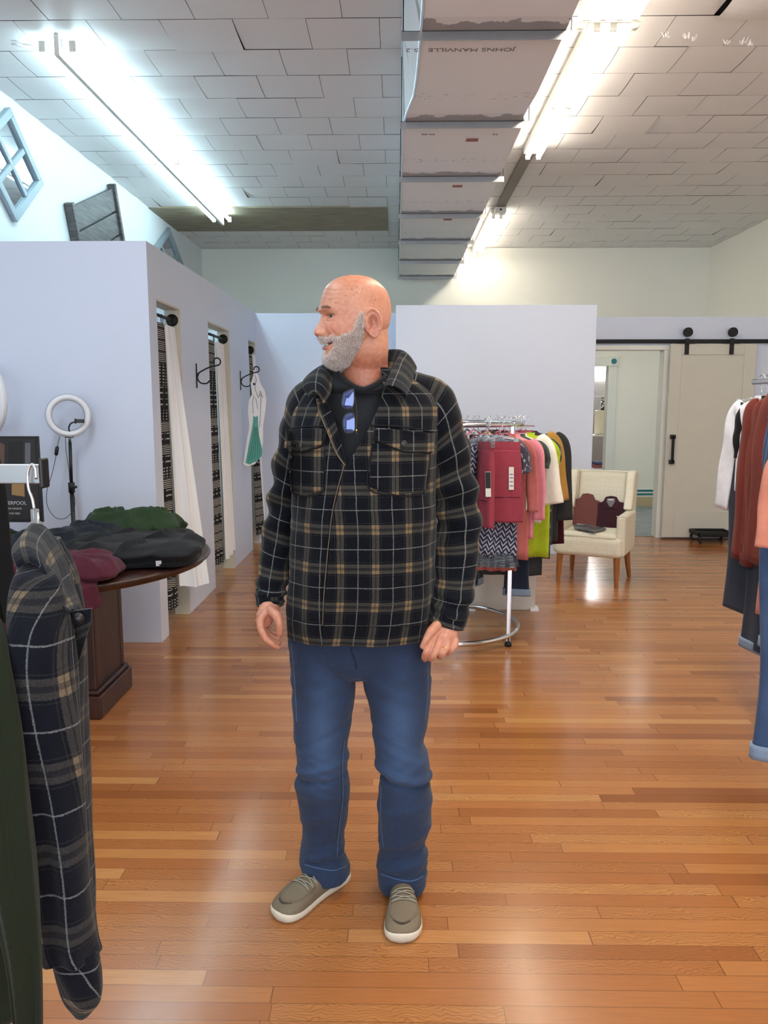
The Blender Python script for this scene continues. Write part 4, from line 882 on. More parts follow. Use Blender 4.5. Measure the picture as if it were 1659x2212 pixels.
# pale board standing on the floor behind the rack
pb = thing('pale_board', 'pale board standing on the floor behind the round rack', 'board', (.78, 5.62, 0))
MB().box(-.24, .24, 0, .035, 0, .9).build('panel', plain('pale_laminate', (196, 188, 176), .35, var=.03), pb, bev=.004)
MB().box(-.26, -.2, -.03, .065, 0, .02).build('foot', MWHITE, pb); MB().box(.2, .26, -.03, .065, 0, .02).build('foot', MWHITE, pb)

# ---------------------------------------------------------------- right-hand rack (slanting bar)
A_, B_ = np.array([1.76, 2.2, 1.6]), np.array([1.70, 3.82, 1.6]); dr_ = (B_ - A_) / np.linalg.norm(B_ - A_)
r3 = thing('clothing_rack', 'straight chrome clothing rack at the right edge holding jeans and rust tops', 'clothes rack', (1.5, 3.0, 0))
o3 = np.array([1.5, 3.0, 0])
MB().tube([A_ - o3, B_ - o3], .013, 12).build('hanging_bar', MCHROME, r3, True)
for E_ in (A_ + [0, .2, 0], B_ - [0, .15, 0]):
    q = E_ - o3; MB().tube([tuple(q), (q[0] + .75, q[1], q[2])], .012, 10).build('side_arm', MCHROME, r3, True)
    MB().tube([(q[0] + .75, q[1], .03), (q[0] + .75, q[1], q[2])], .014, 10).build('upright', MCHROME, r3, True); MB().box(q[0] + .6, q[0] + .9, q[1] - .03, q[1] + .03, 0, .03).build('foot', MCHROME, r3)
ang = math.atan2(.97, -.24)      # local +x points to the far left, so the clothes hang obliquely
def bp(y): return (np.interp(y, [2.2, 3.82], [1.76, 1.70]), y, 1.618)
gr = 'clothes on the right-hand rack'; grh = 'hangers on the right-hand rack'
def rk_top(y, label, key, mat, hm=MCLEAR, hn='clear plastic', **k):
    g = garment(label, 'top', bp(y), ang, mat, group=gr, **k); hanger('%s hanger holding the %s' % (hn, key), bp(y), ang, hm, k.get('W', .42) - .02, group=grh); return g
def rk_tr(y, label, key, mat, cm=MDENC, **k):
    g = trousers(label, 'jeans', bp(y), ang, mat, cuffmat=cm, group='jeans on the right-hand rack', **k); hanger('clear clip hanger holding the %s' % key, bp(y), ang, MCLEAR, k.get('W', .3) - .04, 'clip', grh); return g
rk_tr(3.74, 'black jeans at the far end of the right-hand rack', 'black jeans at the far end', MDEND, None, W=.40, L=1.0, flare=.8, seed=1, z0=-.13)
wt = rk_top(3.68, 'white long-sleeved top with a black panel on the right-hand rack', 'white top with a black panel', FA['white'], W=.42, L=.42, sleeves=(.46, .06, .06), seed=31)
rk_top(3.62, 'black top just in front of the white one', 'black top in front of the white one', FA['black'], MCRIM, 'crimson velvet', W=.40, L=.36, sleeves=(.2, .05, .0), seed=32)
rk_tr(3.57, 'dark blue jeans with a plain hem behind the rust tops', 'dark blue jeans behind the rust tops', MDEND, MDENC, W=.36, L=1.15, flare=.75, seed=2)
rk_top(3.52, 'farthest rust terry top on the right-hand rack', 'farthest rust top', FA['rust'], W=.42, L=.70, sleeves=(.68, .06, .03), seed=33)
rk_top(3.46, 'middle rust terry top on the right-hand rack', 'middle rust top', FA['rust'], W=.40, L=.72, sleeves=(.70, .055, .02), seed=34)
rk_tr(3.40, 'dark jeans showing their waistband between the rust tops', 'dark jeans between the rust tops', MDEND, MDENC, W=.36, L=1.12, flare=.7, seed=4, z0=-.09)
rk_top(3.24, 'nearest rust terry top, widest on the right-hand rack', 'nearest rust top', FA['rust'], W=.54, L=.68, sleeves=(.66, .10, .02), seed=35, thick=.04)
rk_tr(3.14, 'black washed jeans just behind the mid blue ones', 'black washed jeans', MDEND, MDENC, W=.34, L=1.0, flare=.7, seed=9, z0=-.09)
mjx = trousers('mid blue jeans with a pale cuff behind the peach top', 'jeans', (1.575, 3.0, 1.60), math.radians(170), MDEN, .34, 1.02, MDENC, seed=5, flare=.62, group='jeans on the right-hand rack')
hanger('clear clip hanger holding the mid blue cuffed jeans', (1.575, 3.0, 1.60), math.radians(170), MCLEAR, .3, 'clip', grh)
# two-piece peach top and ripped jeans nearest the camera
def placed(u, v, Y): return tuple(pY(u, v, Y))
nj = trousers('ripped mid blue jeans with a turned-up hem nearest the camera at the right edge', 'jeans', (1.30, 2.42, 1.60), math.radians(-8), MDENM, .32, 1.1, MDENC, seed=6, flare=.98, group='jeans on the right-hand rack', thick=.035, z0=-.125)
hanger('clear clip hanger holding the ripped jeans', (1.30, 2.42, 1.60), math.radians(-8), MCLEAR, .3, 'clip', grh)
s_ = MB(); rr = random.Random(5)
for k in range(16): 
    z = -.74 - .06 * rr.random(); x0 = -.075 + rr.uniform(-.006, .01); s_.tube([(x0 - .012, -.043, z), (x0, -.047, z + rr.uniform(-.006, .006)), (x0 + .014, -.043, z + rr.uniform(-.01, .01))], .0011, 4)
s_.build('frayed_rip', FA['white'], nj)
pt = garment('peach ribbed top with a knotted hem over the jeans at the right edge', 'top', (1.385, 2.30, 1.49), math.radians(-8), FA['peach'], W=.44, L=.36, sleeves=(.24, .08, .03), seed=36, group=gr, thick=.05, flare=.8)
o = loft([(-.44, 0, -.01, .19, .055), (-.47, 0, -.015, .195, .062), (-.52, 0, -.015, .18, .062), (-.56, .01, -.01, .14, .045)], nk=16, fold=.008, nf=5, seed=3).build('gathered_hem', FA['peach'], pt, True)
ps = garment('pale peach long sleeved top hanging behind the knotted peach one', 'top', (1.49, 2.62, 1.50), math.radians(-8), FA['peach'], W=.38, L=.6, sleeves=(.54, .035, .06), seed=37, group=gr)
hanger('clear hanger holding the pale peach top', (1.49, 2.62, 1.50), math.radians(-8), MCLEAR, .38, group=grh)
hanger('white hanger holding the knotted peach top', (1.385, 2.30, 1.49), math.radians(-8), MWHITE, .42, group=grh)

# ---------------------------------------------------------------- left foreground bar and shirts
lb = thing('clothing_rack', 'flat grey metal rack arm with a black end plate at the left edge', 'clothes rack', (-.95, 1.16, 0))
q = pY(85, 1025, 1.15); bx1 = q[0] + .95; bz = q[2]
MB().box(-.3, bx1, -.006, .006, bz - .0145, bz + .0145).build('flat_arm', plain('satin_nickel', (170, 178, 180), .3, .8), lb, bev=.002)
MB().box(bx1 - .001, bx1 + .006, -.012, .012, bz - .021, bz + .024).build('end_plate', MBLACK, lb, bev=.003)
MB().tube([(-.3, 0, .03), (-.3, 0, bz + .02)], .018, 12).build('upright', MSTEEL, lb, True)
MB().box(-.45, .1, -.02, .02, 0, .03).box(-.32, -.28, -.25, .25, 0, .03).build('base', MSTEEL, lb, bev=.004)
MPL = plaid_mat('navy_tan_plaid', .0955, .108, base=(9, 12, 21), band=(80, 76, 70), cross=(128, 110, 84), line=(128, 130, 130))
hd = np.array([.45, -.893, 0]); fl0 = np.array([-.555, 1.155, bz + .0145])
fh = thing('clothes_hanger', 'chrome hook and clear plastic neck of the hanger holding the plaid shirt', 'hanger', tuple(fl0))
hp = [np.array(pY(u, v, 1.145)) - fl0 for u, v in ((78, 1035), (76, 1012), (70, 1003), (63, 1012), (60, 1030), (62, 1055), (70, 1078), (74, 1100))]
MB().tube(spline(hp, 40), .0022, 8).build('hook', MCHROME, fh, True)
e = np.array(pY(75, 1100, 1.145)) - fl0
MB().tube([e, e + [0, 0, -.018], e + [0, 0, -.02], e + [0, 0, -.045]], [.006, .006, .010, .013], 10).build('neck', MCLEAR, fh, True)
MB().tube([e + [0, 0, -.045], e + hd * .1 + [0, 0, -.06], e + hd * .2 + [0, 0, -.1]], .008, 8).tube([e + [0, 0, -.045], e - hd * .1 + [0, 0, -.06], e - hd * .2 + [0, 0, -.1]], .008, 8).build('shoulders', MCLEAR, fh, True)
fs_ = thing('plaid_shirt', 'navy and tan plaid flannel shirt hanging at the left edge of the photo', 'shirt', tuple(fl0))
# body, hanging edge-on
def pxr(rows, na=44, nk=70, ratio=1.0, fold=.004, seed=0, nf=5, org=fl0):
    """tube through rows (u_left, u_right, v, Y) measured on the photograph at real depth Y"""
    K = spline(rows, nk); P = np.zeros((nk, na, 3)); UV = np.zeros((nk, na, 2)); a = np.arange(na) / na * 2 * PI; cum = 0; prev = None
    for k in range(nk):
        u0, u1, v, Y = K[k]; A = pY(u0, v, Y); B = pY(u1, v, Y); c = (A + B) / 2; h = np.linalg.norm(B - A) / 2; ax = (B - A) / (2 * h)
        w_ = 1 + .05 * np.sin(3 * a + seed + k * .12) + .03 * np.sin(5 * a - k * .2)
        P[k] = c + ax * (h * np.cos(a) * w_)[:, None] + np.array([0, 1, 0]) * (h * ratio * np.sin(a) * w_)[:, None]
        P[k, :, 1] += fold * np.sin(nf * np.cos(a) + seed) * (k / nk)
        if prev is not None: cum += np.linalg.norm(c - prev)
        prev = c; UV[k, :, 0] = a * h; UV[k, :, 1] = -cum
    return P - org, UV
P, UV = pxr([(52, 120, 1165, 1.14), (42, 165, 1260, 1.12), (55, 182, 1380, 1.12), (60, 186, 1600, 1.14), (66, 196, 1850, 1.16), (70, 200, 2010, 1.18)], ratio=1.1, fold=.012)
o = MB().grid(P, cv=True, UV=UV).build('shirt_body', MPL, fs_, True); o.modifiers.new('s', 'SOLIDIFY').thickness = .003
P, UV = pxr([(55, 95, 1215, 1.02), (33, 130, 1250, 1.0), (22, 150, 1330, .98), (20, 158, 1420, .965), (33, 168, 1560, .955), (52, 178, 1720, .95), (70, 192, 1870, .945), (86, 208, 2010, .945), (96, 213, 2060, .945)], ratio=.85, fold=.006, seed=2, nk=90)
o = MB().grid(P, cv=True, UV=UV).build('sleeve', MPL, fs_, True); o.modifiers.new('s', 'SOLIDIFY').thickness = .003
P, UV = pxr([(104, 211, 2050, .944), (118, 218, 2085, .943), (128, 222, 2120, .942), (140, 219, 2160, .942), (163, 190, 2196, .942)], ratio=.7, fold=.0, seed=3, nk=24)
o = MB().grid(P, cv=True, UV=UV + [.03, .02]).build('cuff', MPL, fs_, True); o.modifiers.new('s', 'SOLIDIFY').thickness = .004
ou = spline([(45, 1160, 1.10), (72, 1129, 1.14), (108, 1146, 1.14), (140, 1200, 1.11), (160, 1258, 1.07), (180, 1318, 1.03)], 30); iN = spline([(36, 1225, 1.0), (60, 1212, 1.0), (92, 1225, .995), (112, 1265, .985), (132, 1308, .975), (156, 1322, .97)], 30)
P = np.zeros((9, 30, 3)); UV = np.zeros((9, 30, 2))
for k in range(9):
    t = k / 8
    for j in range(30):
        A = np.array(pY(ou[j][0], ou[j][1], ou[j][2])); B = np.array(pY(iN[j][0], iN[j][1], iN[j][2])); P[k, j] = A * (1 - t) + B * t + np.array([-.0, -.02, .006]) * math.sin(PI * t) - fl0; UV[k, j] = (j * .009, t * .07 + .02)
o = MB().grid(P, UV=UV).build('collar', MPL, fs_, True); md = o.modifiers.new('s', 'SOLIDIFY'); md.thickness = .004
P = np.zeros((6, 20, 3)); UV = np.zeros((6, 20, 2)); e0 = spline([(150, 1320, 1.0), (152, 1380, 1.0), (160, 1440, 1.02)], 20); e1 = spline([(196, 1314, .99), (190, 1360, .99), (166, 1442, 1.02)], 20)
for k in range(6):
    for j in range(20):
        t = k / 5; P[k, j] = np.array(pY(*e0[j])) * (1 - t) + np.array(pY(*e1[j])) * t - fl0; UV[k, j] = (t * .04 + .047, j * .006)
o = MB().grid(P, UV=UV).build('placket', MPL, fs_, True); o.modifiers.new('s', 'SOLIDIFY').thickness = .003
bt_ = np.array(pY(170, 1336, .985)) - fl0
MB().tube([bt_, bt_ + [.001, -.004, 0]], .0075, 18).build('button', MBLACK, fs_, True)
# dark green ribbed sweater left of the shirt, on its own hanger
gl = np.array([-.76, 1.155, bz + .0145]); gs = thing('green_sweater', 'dark green ribbed sweater hanging in front of the plaid shirt at the left edge', 'sweater', tuple(gl))
MG = knit('dark_green_rib', (26, 32, 18), .006)
P, UV = pxr([(-150, -60, 1290, .98), (-110, 0, 1350, .95), (-80, 22, 1450, .92), (-60, 48, 1600, .90), (-42, 68, 1760, .885), (-25, 82, 1920, .875), (10, 88, 2080, .87), (34, 90, 2280, .865)], ratio=.7, fold=.008, seed=5, org=gl)
o = MB().grid(P, cv=True, UV=UV).build('sleeve', MG, gs, True)
P, UV = pxr([(-260, -60, 1200, 1.1), (-230, 0, 1300, 1.08), (-200, 8, 1500, 1.05), (-200, 18, 1750, 1.05), (-180, 30, 2000, 1.05), (-180, 40, 2190, 1.05)], ratio=.3, fold=.01, seed=7, org=gl)
o = MB().grid(P, cv=True, UV=UV).build('sweater_body', MG, gs, True); o.modifiers.new('s', 'SOLIDIFY').thickness = .003
hanger('hanger of the dark green sweater, beyond the left edge', tuple(gl), math.radians(-63), MCLEAR, .36)
# black jacket on a farther rack, just showing at the left edge
bj = garment('black jacket showing at the left edge in front of the display sign', 'jacket', (-1.385, 2.2, 1.54), math.radians(10), FA['black'], W=.40, L=.58, sleeves=(.5, .05, .02), seed=41, name='hanging_jacket')
hb = thing('clothing_rack', 'dark rack beyond the left edge holding the black jacket', 'clothes rack', (-1.385, 2.2, 0))
MB().tube([(0, -.25, 1.522), (0, .25, 1.522)], .01, 10).build('hanging_bar', MBLKM, hb)
for y in (-.25, .25): MB().tube([(0, y, 0), (0, y, 1.53)], .01, 10).build('upright', MBLKM, hb); MB().box(-.15, .15, y - .015, y + .015, 0, .02).build('foot', MBLKM, hb)
hanger('black hanger of the black jacket at the left edge', (-1.385, 2.2, 1.54), math.radians(15), MBLACK, .38)

# ================================================================ cream armchair with packed shirts
mch, nt, b = newmat('cream_damask'); uv = xyz(nt, coords(nt)); co = coords(nt)
v = N(nt, 'ShaderNodeTexVoronoi', feature='DISTANCE_TO_EDGE'); v.inputs['Scale'].default_value = 26; v.inputs['Randomness'].default_value = .15; nt.links.new(co, v.inputs['Vector'])
nt.links.new(mix(nt, M_(nt, 'GREATER_THAN', v.outputs['Distance'], .1), sr((216, 209, 188)), sr((221, 214, 194))), b.inputs['Base Color']); b.inputs['Roughness'].default_value = .75
bump(nt, b, noise(nt, co, 120, 3), .15, .002)
mlegs = plain('oak_chair_leg', (150, 92, 44), .4, bumpscale=20, bs=.05, var=.2)
c0 = np.array([1.70, 6.66, 0]); CRZ = math.radians(-26)
chr_ = thing('armchair', 'cream upholstered wing-back armchair with tapered oak legs', 'armchair', tuple(c0), CRZ)
def rbox(x0, x1, y0, y1, z0, z1, r, nm, sub=0, mat=mch, M=None): return MB().box(x0, x1, y0, y1, z0, z1, M).build(nm, mat, chr_, bev=r, seg=5)
rbox(-.30, .30, -.32, .26, .26, .44, .05, 'seat_base')
P = np.zeros((20, 20, 3))
rbox(-.245, .245, -.30, .2, .40, .475, .035, 'seat_cushion')
BT = Matrix.Translation((0, .22, .40)) @ Matrix.Rotation(math.radians(-10), 4, 'X')
rbox(-.23, .23, -.055, .05, 0, .575, .045, 'backrest', M=BT)
rbox(-.30, .30, .01, .09, -.1, .59, .03, 'back_shell', M=BT)
for sx in (-1, 1):
    # wing: tall side panel sweeping down into the arm
    pts = [(-.02, .59), (-.10, .57), (-.13, .5), (-.135, .36), (-.17, .26), (-.19, .22), (.03, .18), (.06, .59)]
    R_ = BT @ Matrix.Translation((sx * .30 - (.0 if sx > 0 else 0), 0, 0)) @ Matrix.Rotation(PI / 2, 4, 'Z')
    MB().poly([(p[0], p[1]) for p in pts], sx * .075, BT @ Matrix.Translation((sx * .30, 0, 0)) @ Matrix.Rotation(PI / 2, 4, 'Z')).build('wing', mch, chr_, bev=.02, seg=4)
    a0, a1 = (.235, .315) if sx > 0 else (-.315, -.235)
    rbox(a0, a1, -.28, .27, .27, .635, .03, 'arm')
    MB().tube([((a0 + a1) / 2 - .04, -.27, .628), ((a0 + a1) / 2 + .04, -.27, .628)], .005, 6).build('piping', mch, chr_, True)
    MB().tube([(sx * .25, -.27, .27), (sx * .255, -.275, .12), (sx * .258, -.28, 0)], [.03, .025, .018], 4, ell=1).build('leg', mlegs, chr_)
    MB().tube([(sx * .25, .22, .27), (sx * .26, .25, .12), (sx * .27, .29, 0)], [.028, .024, .018], 4).build('leg', mlegs, chr_)
MB().tube([(-.245, -.305, .44), (0, -.325, .445), (.245, -.305, .44)], .005, 6).build('seat_piping', mch, chr_, True)
MB().tube([tuple(BT @ Vector(p)) for p in spline([(-.225, -.06, .3), (-.22, -.06, .54), (-.2, -.06, .568), (.2, -.06, .568), (.22, -.06, .54), (.225, -.06, .3)], 60)], .004, 6).build('back_piping', mch, chr_, True)
chr_.scale = (.93, .93, .94)
# shirts
mdot, nt, b = newmat('wine_dotted_cotton'); uvn = xyz(nt, N(nt, 'ShaderNodeUVMap').outputs[0])
fu = M_(nt, 'SUBTRACT', M_(nt, 'FRACT', M_(nt, 'DIVIDE', M_(nt, 'ADD', uvn[0], uvn[1]), .017)), .5); fv = M_(nt, 'SUBTRACT', M_(nt, 'FRACT', M_(nt, 'DIVIDE', M_(nt, 'SUBTRACT', uvn[0], uvn[1]), .017)), .5)
rd = M_(nt, 'ADD', M_(nt, 'MULTIPLY', fu, fu), M_(nt, 'MULTIPLY', fv, fv))
nt.links.new(mix(nt, M_(nt, 'LESS_THAN', rd, .030), sr((84, 26, 34)), sr((196, 150, 122))), b.inputs['Base Color']); b.inputs['Roughness'].default_value = .8
mwsh = knit('wine_cotton', (56, 28, 36), sheen=.05); mpw = plain('grey_packed_shirt', (92, 92, 96), .18, var=.15, bumpscale=30, bs=.3)
def shirt(name, label, M, mat, w=.115, h=.3, d=.03, dots=False):
    wm = Matrix.Translation(c0) @ Matrix.Rotation(CRZ, 4, 'Z') @ Matrix.Diagonal((.93, .93, .94, 1)) @ M
    t = thing(name, label, 'shirt', wm.to_translation()); t.matrix_world = wm
    ol = [(-w, 0), (w, 0), (w * 1.02, h * .78), (w * .62, h * .82), (w * .42, h * .97), (0, h), (-w * .42, h * .97), (-w * .62, h * .82), (-w * 1.02, h * .78)]
    o = MB().poly(ol[::-1], d).build('shirt_body', mat, t, bev=.008, seg=3)
    vi = [(v_.co.x, v_.co.z) for v_ in o.data.vertices]; uvl = o.data.uv_layers[0].data
    for l in o.data.loops: uvl[l.index].uv = vi[l.vertex_index]
    if not dots:
        for s in (-1, 1):
            MB().poly([(s * w * .05, h * .62), (s * w * .5, h * .55), (s * w * .62, h * .74), (s * w * .45, h * .9)][::s], .006, Matrix.Translation((0, -.0065, 0))).build('collar', mat, t, bev=.002)
        MB().poly([(-w * .35, h * .72), (0, h * .64), (w * .35, h * .72), (w * .3, h * .92), (-w * .3, h * .92)][::-1], .003, Matrix.Translation((0, -.0025, 0))).build('inner_yoke', plain('grey_lining' + name, (110, 104, 110), .8), t)
        MB().box(-w * .2, w * .2, -.004, -.002, h * .86, h * .89).build('neck_label', MTAG, t)
        for zz in (.5, .36, .22): MB().tube([(0, -.004, h * zz), (0, .001, h * zz)], .004, 10).build('button', MTAGB, t)
    return t
shirt('folded_shirt', 'wine red dotted shirt folded upright on the left of the chair', Matrix.Translation((-.125, .10, .477)) @ Matrix.Rotation(math.radians(-12), 4, 'X') @ Matrix.Rotation(math.radians(2), 4, 'Y'), mdot, .115, .30, .035, True)
shirt('folded_shirt', 'plain dark wine shirt folded upright on the right of the chair', Matrix.Translation((.12, .07, .477)) @ Matrix.Rotation(math.radians(-12), 4, 'X') @ Matrix.Rotation(math.radians(-3), 4, 'Y'), mwsh, .115, .29, .035)
p3_ = shirt('packed_shirt', 'grey shirt in shiny plastic lying flat on the chair seat', Matrix.Translation((-.02, -.19, .512)) @ Matrix.Rotation(math.radians(70), 4, 'Z') @ Matrix.Rotation(math.radians(-86), 4, 'X') @ Matrix.Translation((0, 0, -.12)), mpw, .10, .26, .025)
hw = thing('clothes_hanger', 'light teal hanger leaning behind the right arm of the armchair', 'hanger', tuple(pY(1362, 1112, 6.95)))
s_ = MB().tube(spline([(-.03, 0, 0), (.02, 0, .05), (.045, 0, .085), (.055, 0, .07), (.035, 0, .0), (.01, 0, -.04)], 30), .003, 6); s_.build('wire', plain('teal_plastic', (110, 190, 195), .4), hw, True)
# ================================================================ the man
PP = thing('person', 'bald man with a grey beard in a plaid shirt jacket and blue jeans, looking left', 'person', (-.06, 2.25, 0))
PO = np.array([-.06, 2.25, 0])
def remesh(name, mb, voxel, smooth_it=4, extra=None):
    me = bpy.data.meshes.new(name + '_src'); me.from_pydata(mb.V, [], mb.F); o = bpy.data.objects.new(name + '_src', me); COL.objects.link(o)
    fix_normals(o)
    m = o.modifiers.new('r', 'REMESH'); m.mode = 'VOXEL'; m.voxel_size = voxel; m.use_smooth_shade = True
    if smooth_it: s = o.modifiers.new('s', 'SMOOTH'); s.factor = .5; s.iterations = smooth_it
    bpy.context.view_layer.update()
    me2 = bpy.data.meshes.new_from_object(o.evaluated_get(bpy.context.evaluated_depsgraph_get())); bpy.data.objects.remove(o)
    n = len(me2.vertices); co = np.zeros(n * 3); me2.vertices.foreach_get('co', co); no = np.zeros(n * 3); me2.vertices.foreach_get('normal', no)
    return me2, co.reshape(-1, 3), no.reshape(-1, 3)
def setco(me, co): me.vertices.foreach_set('co', co.ravel()); me.update()
def vcol(me, name, col):
    a = me.color_attributes.new(name, 'FLOAT_COLOR', 'POINT'); c = np.ones((len(col), 4)); c[:, :3] = col; a.data.foreach_set('color', c.ravel())
def chain(mb, pts, rad, n=14, nk=None, ell=None):
    nk = nk or len(pts) * 5; P = spline(pts, nk); R = np.interp(np.linspace(0, 1, nk), np.linspace(0, 1, len(rad)), rad)
    mb.tube(P, R, n, ell=ell); mb.sphere(P[0], R[0], 6); mb.sphere(P[-1], R[-1], 6)

# ---------------- head (f forward, s towards the camera side, z up), then placed
PSI = math.radians(68); HC = np.array(pY(768, 690, 2.24))
hf = np.array([-math.sin(PSI), -math.cos(PSI), 0]); hs = np.array([math.cos(PSI), -math.sin(PSI), 0]); hz = np.array([0, 0, 1.])
def H2W(P): P = np.asarray(P, float); return HC + P[..., :1] * hf + P[..., 1:2] * hs + P[..., 2:3] * hz
def W2H(P): d = P - HC; return np.stack([d @ hf, d @ hs, d @ hz], -1)
zk = [.118, .1165, .112, .104, .092, .078, .06, .04, .022, .008, -.004, -.02, -.04, -.055, -.068, -.08, -.095, -.11, -.122, -.131, -.137]
Fk = [.002, .022, .044, .062, .077, .087, .094, .099, .1025, .0975, .095, .096, .0965, .0955, .0935, .092, .0905, .088, .083, .073, .055]
Bk = [.002, .020, .041, .058, .074, .087, .096, .1005, .1015, .100, .0985, .095, .088, .080, .071, .060, .046, .034, .024, .014, .0]
Wk = [.002, .022, .040, .053, .0635, .070, .0745, .077, .078, .0775, .077, .0755, .073, .071, .0685, .0655, .061, .0545, .046, .036, .022]
Sk = [0] * 11 + [.02, .06, .12, .2, .28, .34, .38, .42, .45, .45]
nz_, na_ = 190, 200
zz = np.linspace(0, 1, nz_); kk = np.linspace(0, 1, len(zk)); K = spline(np.stack([zk, Fk, Bk, Wk, Sk], 1), nz_)
a = np.arange(na_) / na_ * 2 * PI; P = np.zeros((nz_, na_, 3))
for k in range(nz_):
    z, F_, B_2, W_, S_ = K[k]; F_, B_2, W_ = max(F_, .001), max(B_2, .001), max(W_, .001)
    c, s = np.cos(a), np.sin(a); n_ = float(np.interp(z, [-.06, -.02], [2.0, 2.35]))
    f = np.where(c > 0, F_ * np.abs(c) ** (2 / n_), -B_2 * np.abs(c) ** (2 / 2.1)); sd = W_ * np.sign(s) * np.abs(s) ** (2 / 2.15)
    P[k, :, 0] = f; P[k, :, 1] = sd; P[k, :, 2] = z + S_ * (F_ - f)
f, s, z = P[..., 0].copy(), P[..., 1].copy(), P[..., 2].copy()
front = np.clip(f / .05, 0, 1)
G = lambda s0, z0, rs, rz: np.exp(-((s - s0) / rs) ** 2 - ((z - z0) / rz) ** 2)
df = np.zeros_like(f); zm = -.0725 + 6. * s ** 2
nz1 = np.interp(z, [-.056, -.052, -.047, -.041, -.034, -.02, -.006, .006, .016], [0, .010, .0205, .0240, .0225, .0150, .0085, .0035, 0]); wn1 = np.interp(z, [-.05, -.04, -.03, -.01, .01], [.014, .0145, .012, .009, .009])
df += nz1 * np.exp(-np.abs(s / wn1) ** 2.4)
for q_ in (-1, 1):
    df += .010 * G(q_ * .0155, -.043, .0065, .007)                # nostril wings
    df -= .0115 * G(q_ * .029, .005, .016, .012)                   # eye socket
    df += .0062 * G(q_ * .028, .021, .020, .007)                  # brow
    df += .0058 * G(q_ * .031, .0095, .014, .0040) + .0062 * G(q_ * .031, -.0040, .014, .0042)   # lids
    df -= .0052 * np.exp(-((s - q_ * .032) / .018) ** 4 - ((z - .0030) / .0019) ** 2)
    df += .008 * G(q_ * .042, -.030, .017, .016)                  # smiling cheek
    df -= .004 * G(q_ * .031, -.052, .006, .014)                  # smile fold
    df -= .003 * np.exp(-((np.abs(s) - .066) / .012) ** 2 - ((z - .02) / .02) ** 2)
df += .005 * G(0, -.060, .024, .006) - .012 * np.exp(-(s / .036) ** 6 - ((z - zm) / .0042) ** 2) + .0065 * np.exp(-(s / .028) ** 2 - ((z - zm + .0085) / .0040) ** 2) - .003 * G(0, -.088, .02, .005) + .006 * G(0, -.112, .022, .013)
df -= .002 * G(0, .012, .012, .008)
P[..., 0] += df * front
body = MB()
V, F, U = grid_geo(H2W(P), cv=True); F = [tuple(q) for q in F] + [tuple(range(na_)), tuple(range((nz_ - 1) * na_, nz_ * na_))[::-1]]
body.add(V, F)
def ear(side):
    n, mth = 12, 40; E = np.zeros((2 * n, mth, 3))
    for j in range(mth):
        t = 2 * PI * j / mth; ct, st = math.cos(t), math.sin(t)
        ry = .040 if st > 0 else .041; rx = .026 if st > -.2 else .026 * (1 - .38 * (-st - .2))
        for i in range(n):
            r = i / (n - 1); rim = math.exp(-((r - .90) / .11) ** 2); bowl = -.010 * math.exp(-(r / .42) ** 2); anti = .0045 * math.exp(-((r - .60) / .11) ** 2)
            lob = .004 * max(0, -st - .5)
            h = .004 + .0075 * rim * (1 if st > -.7 else .3) + bowl + anti + lob - (0.006 if (ct > .55 and abs(st) < .5 and r < .8) else 0) * -1
            E[i, j] = (rx * r * ct, h, ry * r * st)
            E[2 * n - 1 - i, j] = (rx * r * ct * .93, -.007, ry * r * st * .93)
    # turn: lean back, swing away from the skull
    M = Matrix.Rotation(-side * math.radians(26), 4, 'Z') @ Matrix.Rotation(math.radians(8), 4, 'Y')
    Q = E.reshape(-1, 3).copy(); Q[:, 1] *= side; Q[:, 0] *= 1
    Q = np.array([tuple(M @ Vector(q)) for q in Q]).reshape(E.shape)
    Q += np.array([-.022, side * .0835, -.017])
    if side < 0: Q = Q[:, ::-1]
    V, F, U = grid_geo(H2W(Q), cv=True); F = [tuple(q) for q in F] + [tuple(range(mth)), tuple(range((2 * n - 1) * mth, 2 * n * mth))[::-1]]
    body.add(V, F)
ear(1); ear(-1)
# neck, torso, arms, legs
HW = lambda p: tuple(H2W(np.array(p)))
nb = pY(788, 800, 2.27)
chain(body, [HW((-.028, 0, -.03)), HW((-.030, .0, -.075)), (nb[0] - .001, 2.275, nb[2] + .02), (nb[0], 2.29, nb[2] - .06)], [.064, .064, .066, .074], 40, 24)
Tc = [pY(788, 815, 2.30), pY(795, 900, 2.29), pY(780, 1050, 2.27), pY(776, 1200, 2.27), pY(775, 1330, 2.28), pY(775, 1400, 2.29)]
body.tube(spline(Tc, 24), np.interp(np.linspace(0, 1, 24), [0, .2, .5, .8, 1], [.07, .11, .13, .15, .13]), 28, ell=.8)
ARM = {-1: [pY(676, 875, 2.285), pY(640, 960, 2.29), pY(615, 1085, 2.30), pY(598, 1190, 2.26), pY(584, 1300, 2.195)], 1: [pY(925, 875, 2.285), pY(962, 960, 2.295), pY(985, 1105, 2.305), pY(982, 1220, 2.25), pY(964, 1345, 2.18)]}
for sd, pts in ARM.items():
    chain(body, [pY(795, 880, 2.29)] + pts, [.05, .042, .033, .028, .028, .0255], 20, 50)
LEG = {-1: [pY(700, 1400, 2.28), pY(698, 1500, 2.26), pY(697, 1650, 2.24), pY(697, 1780, 2.28), pY(703, 1880, 2.31)], 1: [pY(850, 1400, 2.28), pY(858, 1500, 2.26), pY(868, 1650, 2.23), pY(872, 1780, 2.25), pY(868, 1900, 2.28)]}
for sd, pts in LEG.items(): chain(body, pts, [.085, .075, .055, .048, .034], 20, 40)
# hands
def finger(pts, r0, r1): chain(body, [pY(*p) for p in pts], [r0, r0 * .92, r0 * .9, r1], 12, 18)
